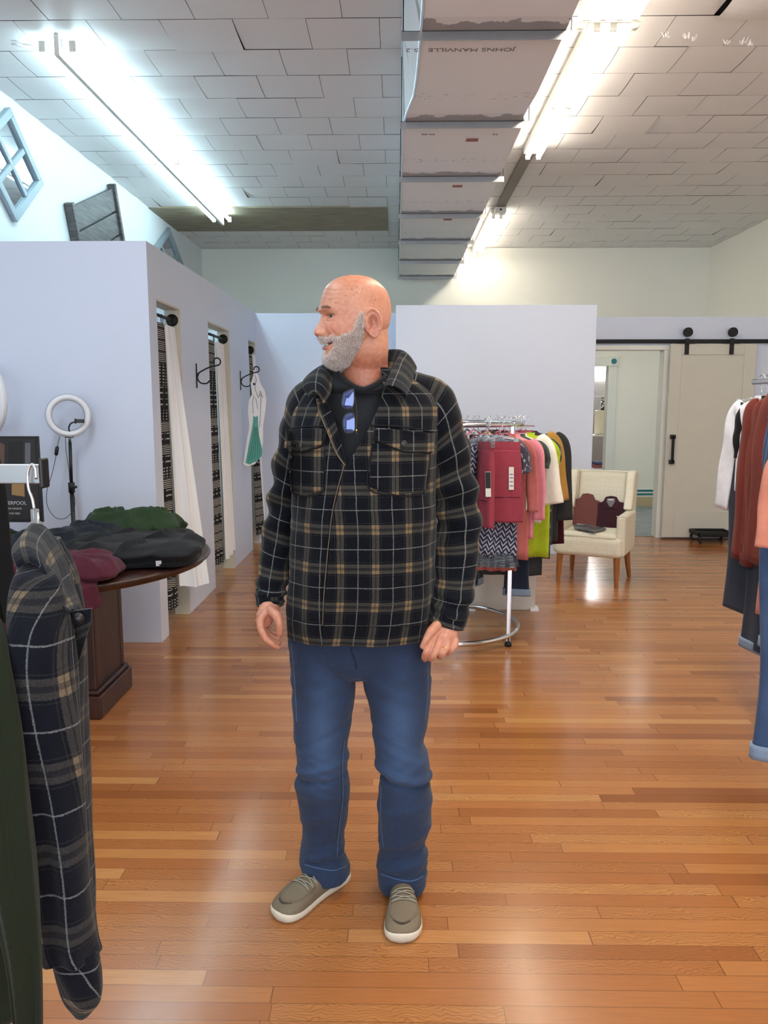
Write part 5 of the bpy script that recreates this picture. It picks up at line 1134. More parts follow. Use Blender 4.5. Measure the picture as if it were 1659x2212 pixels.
# man's right hand (left in the photo)
for pts, r0 in (([(574, 1322, 2.15), (562, 1345, 2.13), (570, 1374, 2.115), (586, 1390, 2.115), (600, 1398, 2.13)], .0098), ([(578, 1322, 2.17), (564, 1346, 2.155), (577, 1376, 2.14), (594, 1388, 2.145), (604, 1388, 2.165)], .0095),
                ([(582, 1322, 2.19), (568, 1346, 2.18), (582, 1372, 2.165), (598, 1379, 2.17), (604, 1372, 2.185)], .009), ([(584, 1322, 2.205), (573, 1344, 2.20), (586, 1364, 2.19), (598, 1368, 2.19), (601, 1362, 2.2)], .008)):
    chain(body, [pY(*p) for p in pts], [r0 * 1.15, r0 * 1.12, r0 * 1.0, r0 * .92, r0 * .78], 12, 26)
chain(body, [pY(585, 1318, 2.15), pY(597, 1330, 2.125), pY(603, 1348, 2.115), pY(604, 1369, 2.12)], [.015, .014, .0105, .0085], 14, 20)
for c_, r_ in (((583, 1302, 2.192), .0235), ((582, 1316, 2.175), .026), ((573, 1330, 2.165), .0245), ((572, 1340, 2.165), .021)):
    body.sphere(pY(*c_), r_, 10, (1.08, 1.05, 1))
chain(body, [pY(583, 1300, 2.195), pY(578, 1318, 2.175), pY(568, 1340, 2.165)], [.0225, .027, .022], 18, 10)
# man's left hand (right in the photo)
for pts, r0 in (([(945, 1362, 2.155), (931, 1386, 2.135), (921, 1408, 2.12), (917, 1419, 2.135), (918, 1424, 2.155)], .0102), ([(955, 1364, 2.155), (948, 1393, 2.125), (938, 1414, 2.11), (931, 1423, 2.13), (930, 1420, 2.16)], .0102),
                ([(966, 1366, 2.16), (966, 1393, 2.13), (957, 1411, 2.115), (950, 1418, 2.135), (948, 1414, 2.165)], .0098), ([(977, 1366, 2.17), (984, 1388, 2.145), (976, 1403, 2.13), (968, 1410, 2.145), (965, 1406, 2.17)], .0088)):
    chain(body, [pY(*p) for p in pts], [r0 * 1.2, r0 * 1.15, r0 * 1.02, r0 * .95, r0 * .82], 12, 26)
chain(body, [pY(943, 1352, 2.15), pY(931, 1364, 2.13), pY(921, 1380, 2.12), pY(913, 1396, 2.12)], [.015, .0135, .010, .0085], 14, 20)
chain(body, [pY(963, 1342, 2.18), pY(961, 1360, 2.165), pY(958, 1380, 2.15)], [.026, .030, .028], 20, 10, ell=.75)
chain(body, [pY(972, 1350, 2.185), pY(974, 1368, 2.165), pY(974, 1384, 2.155)], [.02, .022, .018], 16, 10)
me, co, no = remesh('person_body', body, .0026, 2)
# ---- colour by anatomy
h = W2H(co); f, s, z = h.T; A = lambda *c: np.array(sr(c))
col = np.tile(A(204, 148, 120), (len(co), 1)); lf = np.clip((f - .03) / .03, 0, 1)
def blend(mask, c, k=1.): 
    global col
    w_ = np.clip(mask * k, 0, 1)[:, None]; col = col * (1 - w_) + np.asarray(c) * w_
head = (z > -.16) & (np.abs(s) < .11) & (np.abs(f) < .14)
vn = vnoise(co, 22, 3); blend((vn > .1) * .35 * np.clip(vn, 0, 1), A(182, 112, 90)); blend(np.clip(-vn, 0, 1) * .25, A(222, 172, 146))
gg = lambda s0, z0, rs, rz: np.exp(-((np.abs(s) - s0) / rs) ** 2 - ((z - z0) / rz) ** 2)
blend(gg(.045, -.03, .018, .015) * lf, A(208, 126, 106), .4); blend(gg(0, -.042, .016, .010) * lf * (f > .1), A(200, 112, 92), .7)
blend((z > .06) * np.clip((z - .06) / .04, 0, 1) * head, A(198, 132, 98), .55)
blend((z < -.09) * (f < .05) * np.clip((-z - .09) / .03, 0, 1) * (co[:, 2] > 1.3), A(176, 104, 76), .75)
blend(np.exp(-((np.abs(s) - .032) / .016) ** 4 - ((z - .0068) / .0014) ** 2) * lf * (f > .05), A(70, 42, 36), .85); blend(gg(.031, .0025, .018, .006) * lf * (f > .05), A(150, 96, 80), .45)
blend(np.exp(-(s / .027) ** 4 - ((z + .0725 - 6 * s ** 2 + .0085) / .0042) ** 2) * lf * (f > .05), A(182, 100, 92), .9); zmm = -.0725 + 6. * s ** 2; blend(np.exp(-(s / .035) ** 6 - ((z - zmm) / .0034) ** 2) * lf * (f > .06), A(40, 16, 14), 1.3)
ed = ((f + .022) / .02) ** 2 + ((z + .017) / .034) ** 2; blend((ed < 1.3) * (s > .07) * .4, A(196, 124, 104)); blend(np.exp(-(((f + .016) / .007) ** 2 + ((z + .015) / .012) ** 2)) * (np.abs(s) > .07), A(120, 66, 52), .8)
for (fs0, zs0, r_) in ((.022, .062, .0035), (.030, .056, .0028), (.034, .07, .003), (.02, .078, .0022), (.075, .036, .0028), (.05, .055, .002), (.015, .046, .002), (-.02, .053, .002), (-.03, .045, .0025), (.06, .03, .0018), (.085, .045, .0015), (.005, .072, .002)):
    blend(np.exp(-((f - fs0) ** 2 + (z - zs0) ** 2) / r_ ** 2) * (s > 0), A(134, 84, 66), .75)
arm = co[:, 2] < 1.2
vh = vnoise(co, 40, 9); blend(arm * np.clip(vh, 0, 1) * .7, A(196, 118, 98)); blend(arm * .25, A(206, 142, 118))
jaw = np.interp(f, [-.03, 0, .02, .04, .07, .1], [.015, .015, -.01, -.035, -.052, -.055])      # upper limit of the beard
low = (z > -.150)
sideb = (f > .004) & (f < .028) & (z < .022) & (z > -.06)
top_ = .0045 * vnoise(co, 60, 8) + .003 * vnoise(co, 150, 18) + np.interp(f, [.002, .012, .026, .032, .05, .067, .078, .11], [.016, .014, -.01, -.034, -.044, -.050, -.050, -.050])
beard = head & low & (f > .003 + np.clip((-z - .06), 0, 1) * .35) & (z < top_) & (np.abs(s) < .082)
beard &= ~((np.abs(s) < .038 - .9 * np.clip(-.078 - z, 0, 1)) & (z > -.098) & (z < zmm + .0065) & (f > .06)) | ((np.abs(s) < .010) & (z < -.086) & (z > -.1) & head & (f > .07))
beard &= ~((np.abs(s) < .008) & (z > -.055))
blend(beard * .7, A(214, 190, 176))
col = col * np.array([.90, .80, .76]); vcol(me, 'skin', col)
msk, nt, b = newmat('skin'); at = N(nt, 'ShaderNodeVertexColor'); at.layer_name = 'skin'; co_ = coords(nt)
c = mix(nt, .14, at.outputs['Color'], ramp(nt, noise(nt, co_, 90, 3), [(.35, sr((160, 96, 78))), (.65, sr((232, 188, 164)))]))
nt.links.new(c, b.inputs['Base Color']); b.inputs['Roughness'].default_value = .42; b.inputs['Subsurface Weight'].default_value = .12
b.inputs['Subsurface Radius'].default_value = (.012, .004, .002); b.inputs['Subsurface Scale'].default_value = .6; b.inputs['Specular IOR Level'].default_value = .45
pc_ = N(nt, 'ShaderNodeVectorMath', operation='ADD'); nt.links.new(co_, pc_.inputs[0]); pc_.inputs[1].default_value = tuple(PO - HC)
def dotn(v):
    n = N(nt, 'ShaderNodeVectorMath', operation='DOT_PRODUCT'); nt.links.new(pc_.outputs[0], n.inputs[0]); n.inputs[1].default_value = tuple(v); return n.outputs['Value']
fN, sN, zN = dotn(hf), M_(nt, 'ABSOLUTE', dotn(hs)), dotn(hz); acc = None
def crease(dist, wdt, win):
    global acc
    m_ = M_(nt, 'MULTIPLY', M_(nt, 'SUBTRACT', 1., M_(nt, 'DIVIDE', M_(nt, 'ABSOLUTE', dist), wdt), clamp=True), win); acc = m_ if acc is None else M_(nt, 'ADD', acc, m_)
def window(v, a, c): return M_(nt, 'MULTIPLY', M_(nt, 'DIVIDE', M_(nt, 'SUBTRACT', v, a), .006, clamp=True), M_(nt, 'DIVIDE', M_(nt, 'SUBTRACT', c, v), .006, clamp=True), clamp=True)
for z0_, sl_ in ((.011, -.35), (.004, -.05), (-.003, .28), (-.010, .55)):      # crow's feet fan back from the corner of the eye
    crease(M_(nt, 'SUBTRACT', zN, M_(nt, 'ADD', z0_, M_(nt, 'MULTIPLY', M_(nt, 'SUBTRACT', fN, .058), sl_))), .0011, M_(nt, 'MULTIPLY', window(fN, .040, .064), M_(nt, 'MULTIPLY', .55, M_(nt, 'GREATER_THAN', sN, .03))))
for z0_ in (.042, .053, .066): crease(M_(nt, 'SUBTRACT', zN, M_(nt, 'ADD', z0_, M_(nt, 'MULTIPLY', noise(nt, co_, 20, 1), .006))), .0011, M_(nt, 'MULTIPLY', M_(nt, 'GREATER_THAN', fN, .066), .28))
crease(M_(nt, 'SUBTRACT', zN, M_(nt, 'ADD', -.0085, M_(nt, 'MULTIPLY', sN, -.08))), .0014, M_(nt, 'MULTIPLY', window(fN, .060, .10), window(sN, .014, .05)))
crease(M_(nt, 'SUBTRACT', zN, .0105), .0010, M_(nt, 'MULTIPLY', window(fN, .058, .10), window(sN, .016, .048)))
hgt = M_(nt, 'SUBTRACT', M_(nt, 'MULTIPLY', M_(nt, 'ADD', noise(nt, co_, 260, 4), M_(nt, 'MULTIPLY', noise(nt, co_, 60, 3), 1.2)), .35), acc)
bump(nt, b, hgt, .6, .0012)
# fine wrinkles: crow's feet, forehead, knuckles
wr = 1.6 * np.exp(-((np.abs(s) - .042 + (z + .02) * .25) / .0016) ** 2) * np.exp(-((z + .038) / .014) ** 2) * (f > .05)
for q_ in range(3): wr += .7 * np.exp(-((z - .046 - .013 * q_ - .004 * np.cos(s * 60)) / .0013) ** 2) * (f > .055)
wr += .9 * np.exp(-((z - (-.010 - .12 * (np.abs(s) - .03))) / .0014) ** 2) * np.exp(-((np.abs(s) - .032) / .014) ** 2) * (f > .05)
for q_ in range(4): wr += np.exp(-((z - (.004 - .006 * q_ + (f - .06) * (.35 - .35 * q_) * -1)) / .0011) ** 2) * np.exp(-((f - .058) / .012) ** 2) * (np.abs(s) > .03)
co2 = co - no * (wr * .0014)[:, None]
setco(me, co2 - PO); me.materials.clear(); me.materials.append(msk); me.polygons.foreach_set('use_smooth', [True] * len(me.polygons))
bo = bpy.data.objects.new('body', me); COL.objects.link(bo); bo.parent = PP
# ---- eyes
mew = plain('eye_white', (186, 172, 164), .2, var=.02); mei = plain('eye_iris', (52, 44, 40), .15)
for q_ in (-1, 1):
    c_ = H2W(np.array([.0718, q_ * .031, .0034])); e = MB().sphere(c_ - PO - hf * .001, .0130, 14).build('eyeball', mew, PP, True)
    d = hf * .93 + hs * q_ * .30 + hz * -.05; d /= np.linalg.norm(d); MB().sphere(c_ - PO + d * .0052, .0084, 10).build('iris', mei, e, True)
# ---- teeth
a = np.linspace(-1, 1, 24); P = np.zeros((4, 24, 3))
for k in range(4): P[k] = H2W(np.stack([.0870 - .026 * a ** 2 + .0012 * np.abs(np.sin(a * 18)), a * .032, -.0685 + 6 * (a * .032) ** 2 - .0020 * k], 1)) - PO
MB().grid(P).build('teeth', plain('teeth', (226, 214, 196), .3), PP, True)
# ---- beard, brows as strands
def strands(name, mask, n, L, rad, down, seed, cols, parent=PP, spread=.35):
    idx = np.nonzero(mask)[0]; r = np.random.default_rng(seed); pick = r.choice(idx, n); b0 = co[pick] + r.normal(size=(n, 3)) * .0011; nn = no[pick]
    d = nn * .5 + np.array(down) + r.normal(size=(n, 3)) * spread; d /= np.linalg.norm(d, axis=1)[:, None]
    side = np.cross(d, nn); side /= np.linalg.norm(side, axis=1)[:, None] + 1e-9
    LL = L * r.uniform(.6, 1.2, n)[:, None]; up = np.cross(side, d)
    tip = b0 + d * LL; mid = b0 + (d * .5 + nn * .14) * LL
    V = np.concatenate([b0 + side * rad, b0 - side * rad, b0 + up * rad, mid + side * rad * .8, mid - side * rad * .8, mid + up * rad * .8, tip], 0)
    i = np.arange(n); o_ = lambda k: i + k * n
    Q = np.concatenate([np.stack([o_(0), o_(1), o_(4), o_(3)], 1), np.stack([o_(1), o_(2), o_(5), o_(4)], 1), np.stack([o_(2), o_(0), o_(3), o_(5)], 1)]); T = np.concatenate([np.stack([o_(3), o_(4), o_(6)], 1), np.stack([o_(4), o_(5), o_(6)], 1), np.stack([o_(5), o_(3), o_(6)], 1)])
    F = [tuple(q) for q in Q] + [tuple(q) for q in T]
    hc = np.array([sr(c) for c in cols])[r.integers(0, len(cols), n)]
    o = mesh_obj(name, V - PO, F, None, parent, True)
    vcol(o.data, 'hair', np.tile(hc, (7, 1)))
    m, nt, b = newmat(name + '_hair'); at = N(nt, 'ShaderNodeVertexColor'); at.layer_name = 'hair'; nt.links.new(at.outputs['Color'], b.inputs['Base Color']); b.inputs['Roughness'].default_value = .55
    o.data.materials.append(m); return o
strands('beard', beard, 17000, .0085, .00028, (0, 0, -.9), 5, [(246, 240, 236), (236, 226, 218), (206, 190, 178), (255, 253, 250), (226, 212, 202), (176, 152, 138)])
brow = head & (np.exp(-((np.abs(s) - .033) / .018) ** 2 - ((z - .0215 - .004 * np.cos((np.abs(s) - .03) * 60)) / .0032) ** 2) > .5) & (f > .06)
dirb = hs * .3 - hf * .2 + hz * .15
strands('eyebrows', brow, 700, .0065, .0002, tuple(dirb), 6, [(150, 116, 98), (176, 150, 134), (120, 88, 72)], spread=.2)
# ---- ring
c_ = pY(961, 1402, 2.121); d = np.array(pY(957, 1411, 2.115)) - np.array(pY(966, 1393, 2.13)); d /= np.linalg.norm(d); u_ = np.cross(d, [0, 0, 1.]); u_ /= np.linalg.norm(u_); v_ = np.cross(d, u_)
a = np.arange(28) / 28 * 2 * PI
MB().tube([tuple(np.array(c_) - PO + .0104 * (u_ * math.cos(t) + v_ * math.sin(t))) for t in a], .0016, 8, closed=True).build('wedding_ring', plain('gold', (220, 170, 90), .2, 1.), PP, True)

# ================================================================ jacket
ROW = np.array([  # v, uL, uR, Yc, depth
 (1362, 621, 931, 2.270, .160), (1330, 619, 934, 2.268, .165), (1270, 620, 937, 2.265, .170), (1190, 622, 939, 2.262, .172), (1110, 624, 940, 2.262, .168), (1030, 626, 942, 2.266, .158),
 (960, 626, 944, 2.272, .148), (910, 628, 950, 2.278, .138), (880, 632, 956, 2.282, .126), (858, 642, 950, 2.286, .112), (840, 658, 934, 2.29, .100), (822, 680, 908, 2.295, .092), (806, 704, 884, 2.30, .086), (796, 716, 868, 2.302, .082)], float)
def tsec(v):
    uL, uR, Yc, D = [np.interp(-v, -ROW[:, 0], ROW[:, i]) for i in (1, 2, 3, 4)]
    A, B = pY(uL, v, Yc), pY(uR, v, Yc); return (A + B) / 2, (B - A)[0] / 2, Yc, D
NEXP = 2.5
def tpoint(v, ang, sc=1.0, dr=0.):
    """surface point of the torso at photo height v (measured on the body axis); ang -90 deg = front"""
    c, hw, Yc, D = tsec(v); x, y = sup(np.asarray(ang, float), hw * sc + dr, D * sc + dr, NEXP)
    out = np.zeros(np.shape(x) + (3,)); out[..., 0] = c[0] + x; out[..., 1] = Yc + y; out[..., 2] = c[2]
    return out
vs = spline([[v] for v in (1362, 1340, 1300, 1250, 1190, 1130, 1070, 1010, 960, 920, 890, 866, 848, 832, 816, 804, 796)], 130)[:, 0]
# opening edges as x positions (metres) by height; v measured on the body axis
def eX(u, v, dd=.15): 
    Yc = tsec(v)[2]; return pY(u, v, Yc - dd)[0]
VR = [796, 840, 870, 930, 985, 1010, 1100, 1170, 1260, 1362]; UR = [822, 829, 822, 792, 757, 743, 719, 712, 703, 697]
VL = [796, 840, 870, 930, 985, 1010, 1100, 1170, 1260, 1362]; UL = [702, 692, 700, 722, 742, 752, 762, 762, 762, 762]
WR = lambda P: 0
def wrinkle(P, amp=1., seed=0):
    return amp * (.0035 * vnoise(P * [1, 1, .55], 2.6, seed) + .0022 * vnoise(P * [1, 1, 1.3], 6, seed + 3) + .0008 * vnoise(P, 16, seed + 7))
nu = 170; P = np.zeros((len(vs), nu, 3)); UV = np.zeros((len(vs), nu, 2)); cumz = 0
for k, v in enumerate(vs):
    c, hw, Yc, D = tsec(v)
    xr_ = np.clip((eX(np.interp(v, VR, UR), v, D) - c[0]) / hw, -.98, .98); xl_ = np.clip((eX(np.interp(v, VL, UL), v, D) - c[0]) / hw, -.98, .98)
    aR = -math.acos(np.sign(xr_) * abs(xr_) ** (NEXP / 2)); aL = -math.acos(np.sign(xl_) * abs(xl_) ** (NEXP / 2))
    ang = np.linspace(aR, aL + 2 * PI, nu)
    fade = np.clip((ang - aR) / .35, 0, 1); fadeL = np.clip((aL + 2 * PI - ang) / .3, 0, 1)
    dr = .006 * (1 - fade) - .006 * (1 - fadeL) * (v > 1000)
    x, y = sup(ang, hw, D, NEXP); pt = np.stack([c[0] + x, Yc + y, np.full(nu, c[2])], -1)
    nrm = np.stack([x / hw ** 2, y / D ** 2, np.zeros(nu)], -1); nrm /= np.linalg.norm(nrm, axis=1)[:, None]
    # soft vertical folds towards the hem, belly push
    low = np.clip((v - 1000) / 350, 0, 1)
    dr = dr + wrinkle(pt, 2.2, 2) + low * .004 * np.sin(ang * 9 + 1.2) + low * .003 * np.sin(ang * 5 - v * .004)
    pt = pt + nrm * dr[:, None]
    # the shoulders: slope forward a little
    P[k] = pt
    dl = np.concatenate([[0], np.cumsum(np.hypot(np.diff(x), np.diff(y)))])
    # arc measured from the front centre line at both sides
    UV[k, :, 0] = np.where(ang < PI / 2, dl - np.interp(0, ang, dl), dl - np.interp(PI, ang, dl) + 1.0)
    if k: cumz += np.linalg.norm(P[k, nu // 4] - P[k - 1, nu // 4])
    UV[k, :, 1] = cumz
# left panel: restart the fabric count so that both fronts are mirrored
half = ang.shape[0] // 2
MJ = plaid_mat('jacket_plaid', .0955, .108, base=(7, 10, 18), band=(96, 92, 82), cross=(148, 120, 82), line=(134, 135, 131), offx=.32, offy=.42)
jk = MB().grid(P - PO, UV=UV).build('jacket', MJ, PP, True); jk.modifiers.new('s', 'SOLIDIFY').thickness = .0045; jk.modifiers['s'].offset = -1
jk['label'] = 'navy, tan and white plaid wool shirt jacket, open at the neck'
bpy.context.view_layer.update()
jmesh = MB().grid(P); BV = BVHTree.FromPolygons([Vector(v) for v in jmesh.V], jmesh.F)
def onj(u, v, off=.003):
    d = Vector(ray(u, v)).normalized(); hit, nrm, i, t = BV.ray_cast(Vector(CC), d)
    if hit is None: hit = Vector(pY(u, v, 2.12)); nrm = Vector((0, -1, 0))
    if nrm.dot(d) > 0: nrm = -nrm
    return np.array(hit + nrm * off), np.array(nrm)
def patch(name, corners, off, mat, parent, n=16, uvo=(0, 0), thick=.003, lowcurve=0., bulge=0.):
    """quad patch laid on the jacket: corners tl,tr,br,bl in photo pixels; lowcurve drops the middle of the lower edge"""
    tl, tr, br, bl = [np.array(c, float) for c in corners]; P = np.zeros((n, n, 3)); UV = np.zeros((n, n, 2))
    for i in range(n):
        for j in range(n):
            s_, t_ = j / (n - 1), i / (n - 1); q = (tl * (1 - s_) + tr * s_) * (1 - t_) + (bl * (1 - s_) + br * s_) * t_
            q = q + np.array([0, lowcurve * (1 - abs(2 * s_ - 1)) * t_])
            p, nn = onj(q[0], q[1], off + bulge * t_ ** 2); P[i, j] = p - PO; UV[i, j] = (p[0] * 1.02 + uvo[0], p[2] + uvo[1])
    o = MB().grid(P, UV=UV).build(name, mat, parent, True); m = o.modifiers.new('s', 'SOLIDIFY'); m.thickness = thick; m.offset = 1
    for p_ in o.data.polygons: pass
    return o
def seam(name, pts, off, r, mat, parent, nper=14):
    Q = spline([list(p) for p in pts], nper * len(pts)); MB().tube([tuple(onj(q[0], q[1], off)[0] - PO) for q in Q], r, 6).build(name, mat, parent, True)
MSE = plain('seam_and_flap_shadow', (10, 11, 15), .95)  # for real seams and for the shadow drawn along the pocket flaps
MTANE = plain('tan_edge', (112, 98, 78), .95, bumpscale=300, bs=.3)
patch('pocket', [(622, 958), (702, 960), (700, 1058), (628, 1062)], .003, MJ, jk, lowcurve=12, uvo=(.043, .043))
patch('pocket', [(804, 958), (926, 966), (916, 1060), (797, 1052)], .003, MJ, jk, n=20, lowcurve=14, uvo=(.02, .055))
patch('pocket_flap', [(619, 927), (707, 928), (697, 962), (615, 967)], .007, MJ, jk, lowcurve=11, uvo=(.040, .028), bulge=.004, thick=.004)
patch('pocket_flap', [(811, 924), (934, 936), (929, 976), (806, 951)], .007, MJ, jk, n=20, lowcurve=13, uvo=(.018, .035), bulge=.004, thick=.004)
seam('yoke_seam', [(630, 925), (668, 922), (712, 921)], .003, .0022, MSE, jk); seam('yoke_seam', [(800, 919), (860, 921), (936, 933)], .003, .0022, MSE, jk)
def button(u, v, off, r=.0085, mat=None, parent=None, name='button'):
    p, nn = onj(u, v, off); p = p - PO; parent = parent or jk
    b_ = MB().tube([p, p + nn * .003], r, 22).build(name, mat or MBUT, parent, True)
    a = np.arange(22) / 22 * 2 * PI; u1 = np.cross(nn, [0, 0, 1.]); u1 /= np.linalg.norm(u1); v1 = np.cross(nn, u1)
    MB().tube([tuple(p + nn * .0035 + r * .82 * (u1 * math.cos(t) + v1 * math.sin(t))) for t in a], .0011, 6, closed=True).build('button_rim', mat or MBUT, parent, True)
MBUT = plain('horn_button', (62, 56, 52), .3)
button(657, 963, .019); button(868, 960, .019)
for e_ in ([(617, 966), (636, 971), (658, 977), (680, 970), (698, 962), (707, 930)], [(806, 951), (835, 963), (868, 976), (900, 977), (929, 976), (934, 938)], [(811, 925), (806, 950)]): seam('flap_shadow', e_, .006, .0022, MSE, jk, 6)  # dark tubes put a shadow line along the pocket flap edges
for e_ in ([(702, 975), (701, 1056), (664, 1072), (630, 1064)], [(803, 966), (796, 1053), (858, 1070), (916, 1061), (925, 980)]): seam('pocket_edge', e_, .003, .0018, MSE, jk, 8)
# front edge piping and the folded-back facing on the left of the opening
seam('front_edge', [(829, 842), (822, 866), (792, 926), (756, 985), (744, 1004), (720, 1098), (711, 1170), (702, 1262), (697, 1350)], .0045, .0013, MTANE, jk, 10)
def ribbon(name, A, B, mat, parent, n=40, uvs=1., thick=.003):
    A, B = spline(A, n), spline(B, n); P = np.zeros((8, n, 3)); UV = np.zeros((8, n, 2)); L = np.concatenate([[0], np.cumsum(np.linalg.norm(np.diff(A, axis=0), axis=1))])
    for k in range(8):
        t = k / 7; P[k] = A * (1 - t) + B * t + np.array([0, -.003, 0]) * math.sin(PI * t) - PO; UV[k, :, 0] = t * np.linalg.norm(A - B, axis=1).mean() * uvs + .02; UV[k, :, 1] = L
    o = MB().grid(P, UV=UV).build(name, mat, parent, True); m = o.modifiers.new('s', 'SOLIDIFY'); m.thickness = thick; m.offset = 0; return o
eL = [onj(684, 862, .002)[0]] + [onj(u - 5, v, .003)[0] for u, v in ((697, 892), (716, 940), (733, 980))] + [onj(746, 1006, .004)[0]]
iL = [np.array(pY(703, 862, 2.165)), np.array(pY(712, 880, 2.15)), np.array(pY(727, 920, 2.135)), np.array(pY(738, 962, 2.125)), np.array(pY(748, 1004, 2.115))]
ribbon('front_facing', eL, iL, MJ, jk); 
MB().tube([tuple(q - PO) for q in spline([e + [0, -.003, 0] for e in eL], 40)], .0018, 6).build('front_edge', MTANE, jk, True)
# left front panel beyond the opening: hem edge
seam('hem_seam', [(628, 1338), (690, 1345), (760, 1350), (840, 1353), (924, 1348)], .002, .0010, MSE, jk)
# collar
cf = [(690, 856, 2.125), (699, 830, 2.16), (706, 797, 2.235), (738, 772, 2.335), (800, 760, 2.385), (863, 757, 2.33), (853, 782, 2.255), (843, 806, 2.19), (830, 836, 2.12)]
co_o = [(667, 857, 2.125), (652, 833, 2.165), (668, 812, 2.26), (728, 795, 2.40), (805, 790, 2.445), (893, 790, 2.365), (894, 812, 2.265), (888, 834, 2.195), (879, 856, 2.125)]
ci = [(700, 872, 2.13), (714, 850, 2.17), (722, 820, 2.25), (752, 800, 2.33), (800, 795, 2.35), (846, 800, 2.31), (842, 822, 2.24), (835, 832, 2.19), (826, 850, 2.13)]
W3 = lambda L: spline([pY(*q) for q in L], 90)
Fo, Oo, Io = W3(cf), W3(co_o), W3(ci); P = np.zeros((15, 90, 3)); UV = np.zeros((15, 90, 2)); LL = np.concatenate([[0], np.cumsum(np.linalg.norm(np.diff(Oo, axis=0), axis=1))])
for k in range(15):
    if k < 5: t = k / 5; P[k] = Io * (1 - t) + Fo * t
    else: t = (k - 5) / 9; P[k] = Fo * (1 - t) + Oo * t + np.array([0, -.004, .012]) * math.sin(PI * t) ** .8
    UV[k, :, 0] = LL; UV[k, :, 1] = k * .0065
o = MB().grid(P - PO, UV=UV + [.02, .01]).build('collar', MJ, jk, True); m = o.modifiers.new('s', 'SOLIDIFY'); m.thickness = .004; m.offset = 0
o.modifiers.new('sub', 'SUBSURF').levels = 1
# sleeves
SPAN = [0.]
def sleeve(rows, ratio, seed, uvo):
    """rows: u_outer_left, u_right, v, Yc along the arm"""
    nk, na = 150, 64; K = spline(rows, nk); P = np.zeros((nk, na, 3)); UV = np.zeros((nk, na, 2)); cum = 0; prev = None; a = np.arange(na) / na * 2 * PI + PI / 2
    for k in range(nk):
        u0, v0, u1, v1, Yc = K[k]; A = pY(u0, v0, Yc); B = pY(u1, v1, Yc); c = (A + B) / 2; ax = B - A; h_ = np.linalg.norm(ax) / 2; ax /= 2 * h_
        t = k / nk; rr_ = h_ * ratio
        pt = c + ax * (h_ * np.cos(a))[:, None] + np.array([0, 1., 0]) * (rr_ * np.sin(a))[:, None]
        nn = ax * np.cos(a)[:, None] + np.array([0, 1., 0]) * np.sin(a)[:, None]
        # diagonal drag folds around the elbow, soft ones elsewhere
        el = math.exp(-((t - .52) / .16) ** 2); wrst = math.exp(-((t - .88) / .09) ** 2)
        ph = t * nk
        fold = .0085 * el * np.sin(t * 62 + 2.2 * np.cos(a - .6 + seed) + seed) + .0060 * wrst * np.sin(t * 80 + 2 * np.cos(a + seed)) + wrinkle(pt, 2.2, seed + 20)
        pt = pt + nn * fold[:, None]
        if prev is not None: cum += np.linalg.norm(c - prev)
        prev = c; P[k] = pt; UV[k, :, 0] = a * .044; UV[k, :, 1] = -cum; SPAN[0] = 2 * PI * .044
    V, F, U = grid_geo(P - PO, cv=True, UV=UV)
    mb = MB(); mb.add(V, F, U); o = mb.build('sleeve', MJ, jk, True)
    l = o.data.uv_layers[0].data                                  # repair the seam column so the pattern does not smear
    for p in o.data.polygons:
        us = [l[i].uv[0] for i in p.loop_indices]
        if max(us) - min(us) > .1:
            for i in p.loop_indices:
                if max(us) - l[i].uv[0] > .1: l[i].uv[0] += SPAN[0]
        for i in p.loop_indices: l[i].uv[0] += uvo[0]; l[i].uv[1] += uvo[1]
    m = o.modifiers.new('s', 'SOLIDIFY'); m.thickness = .004; m.offset = -1
    return P
SL_ = [(690, 806, 720, 930, 2.29), (662, 817, 702, 932, 2.29), (638, 835, 690, 940, 2.285), (620, 862, 678, 952, 2.285), (607, 905, 668, 980, 2.29), (595, 970, 660, 1020, 2.295), (583, 1040, 652, 1068, 2.30), (577, 1095, 645, 1120, 2.30), (570, 1150, 636, 1175, 2.285), (563, 1215, 622, 1230, 2.25), (557, 1262, 616, 1268, 2.22), (554, 1290, 612, 1292, 2.205), (554, 1306, 613, 1307, 2.20)]
SR_ = [(865, 930, 893, 806, 2.29), (885, 932, 930, 814, 2.29), (898, 938, 962, 830, 2.285), (906, 952, 985, 860, 2.285), (914, 985, 1002, 912, 2.29), (922, 1030, 1018, 980, 2.295), (932, 1080, 1029, 1048, 2.30), (938, 1125, 1036, 1110, 2.31), (938, 1180, 1035, 1170, 2.29), (938, 1235, 1029, 1232, 2.25), (936, 1280, 1021, 1290, 2.215), (931, 1315, 1010, 1332, 2.195), (927, 1336, 1002, 1358, 2.185)]
sleeve(SL_, .95, 1, (.05, .02)); sleeve(SR_, .80, 4, (.035, .07))
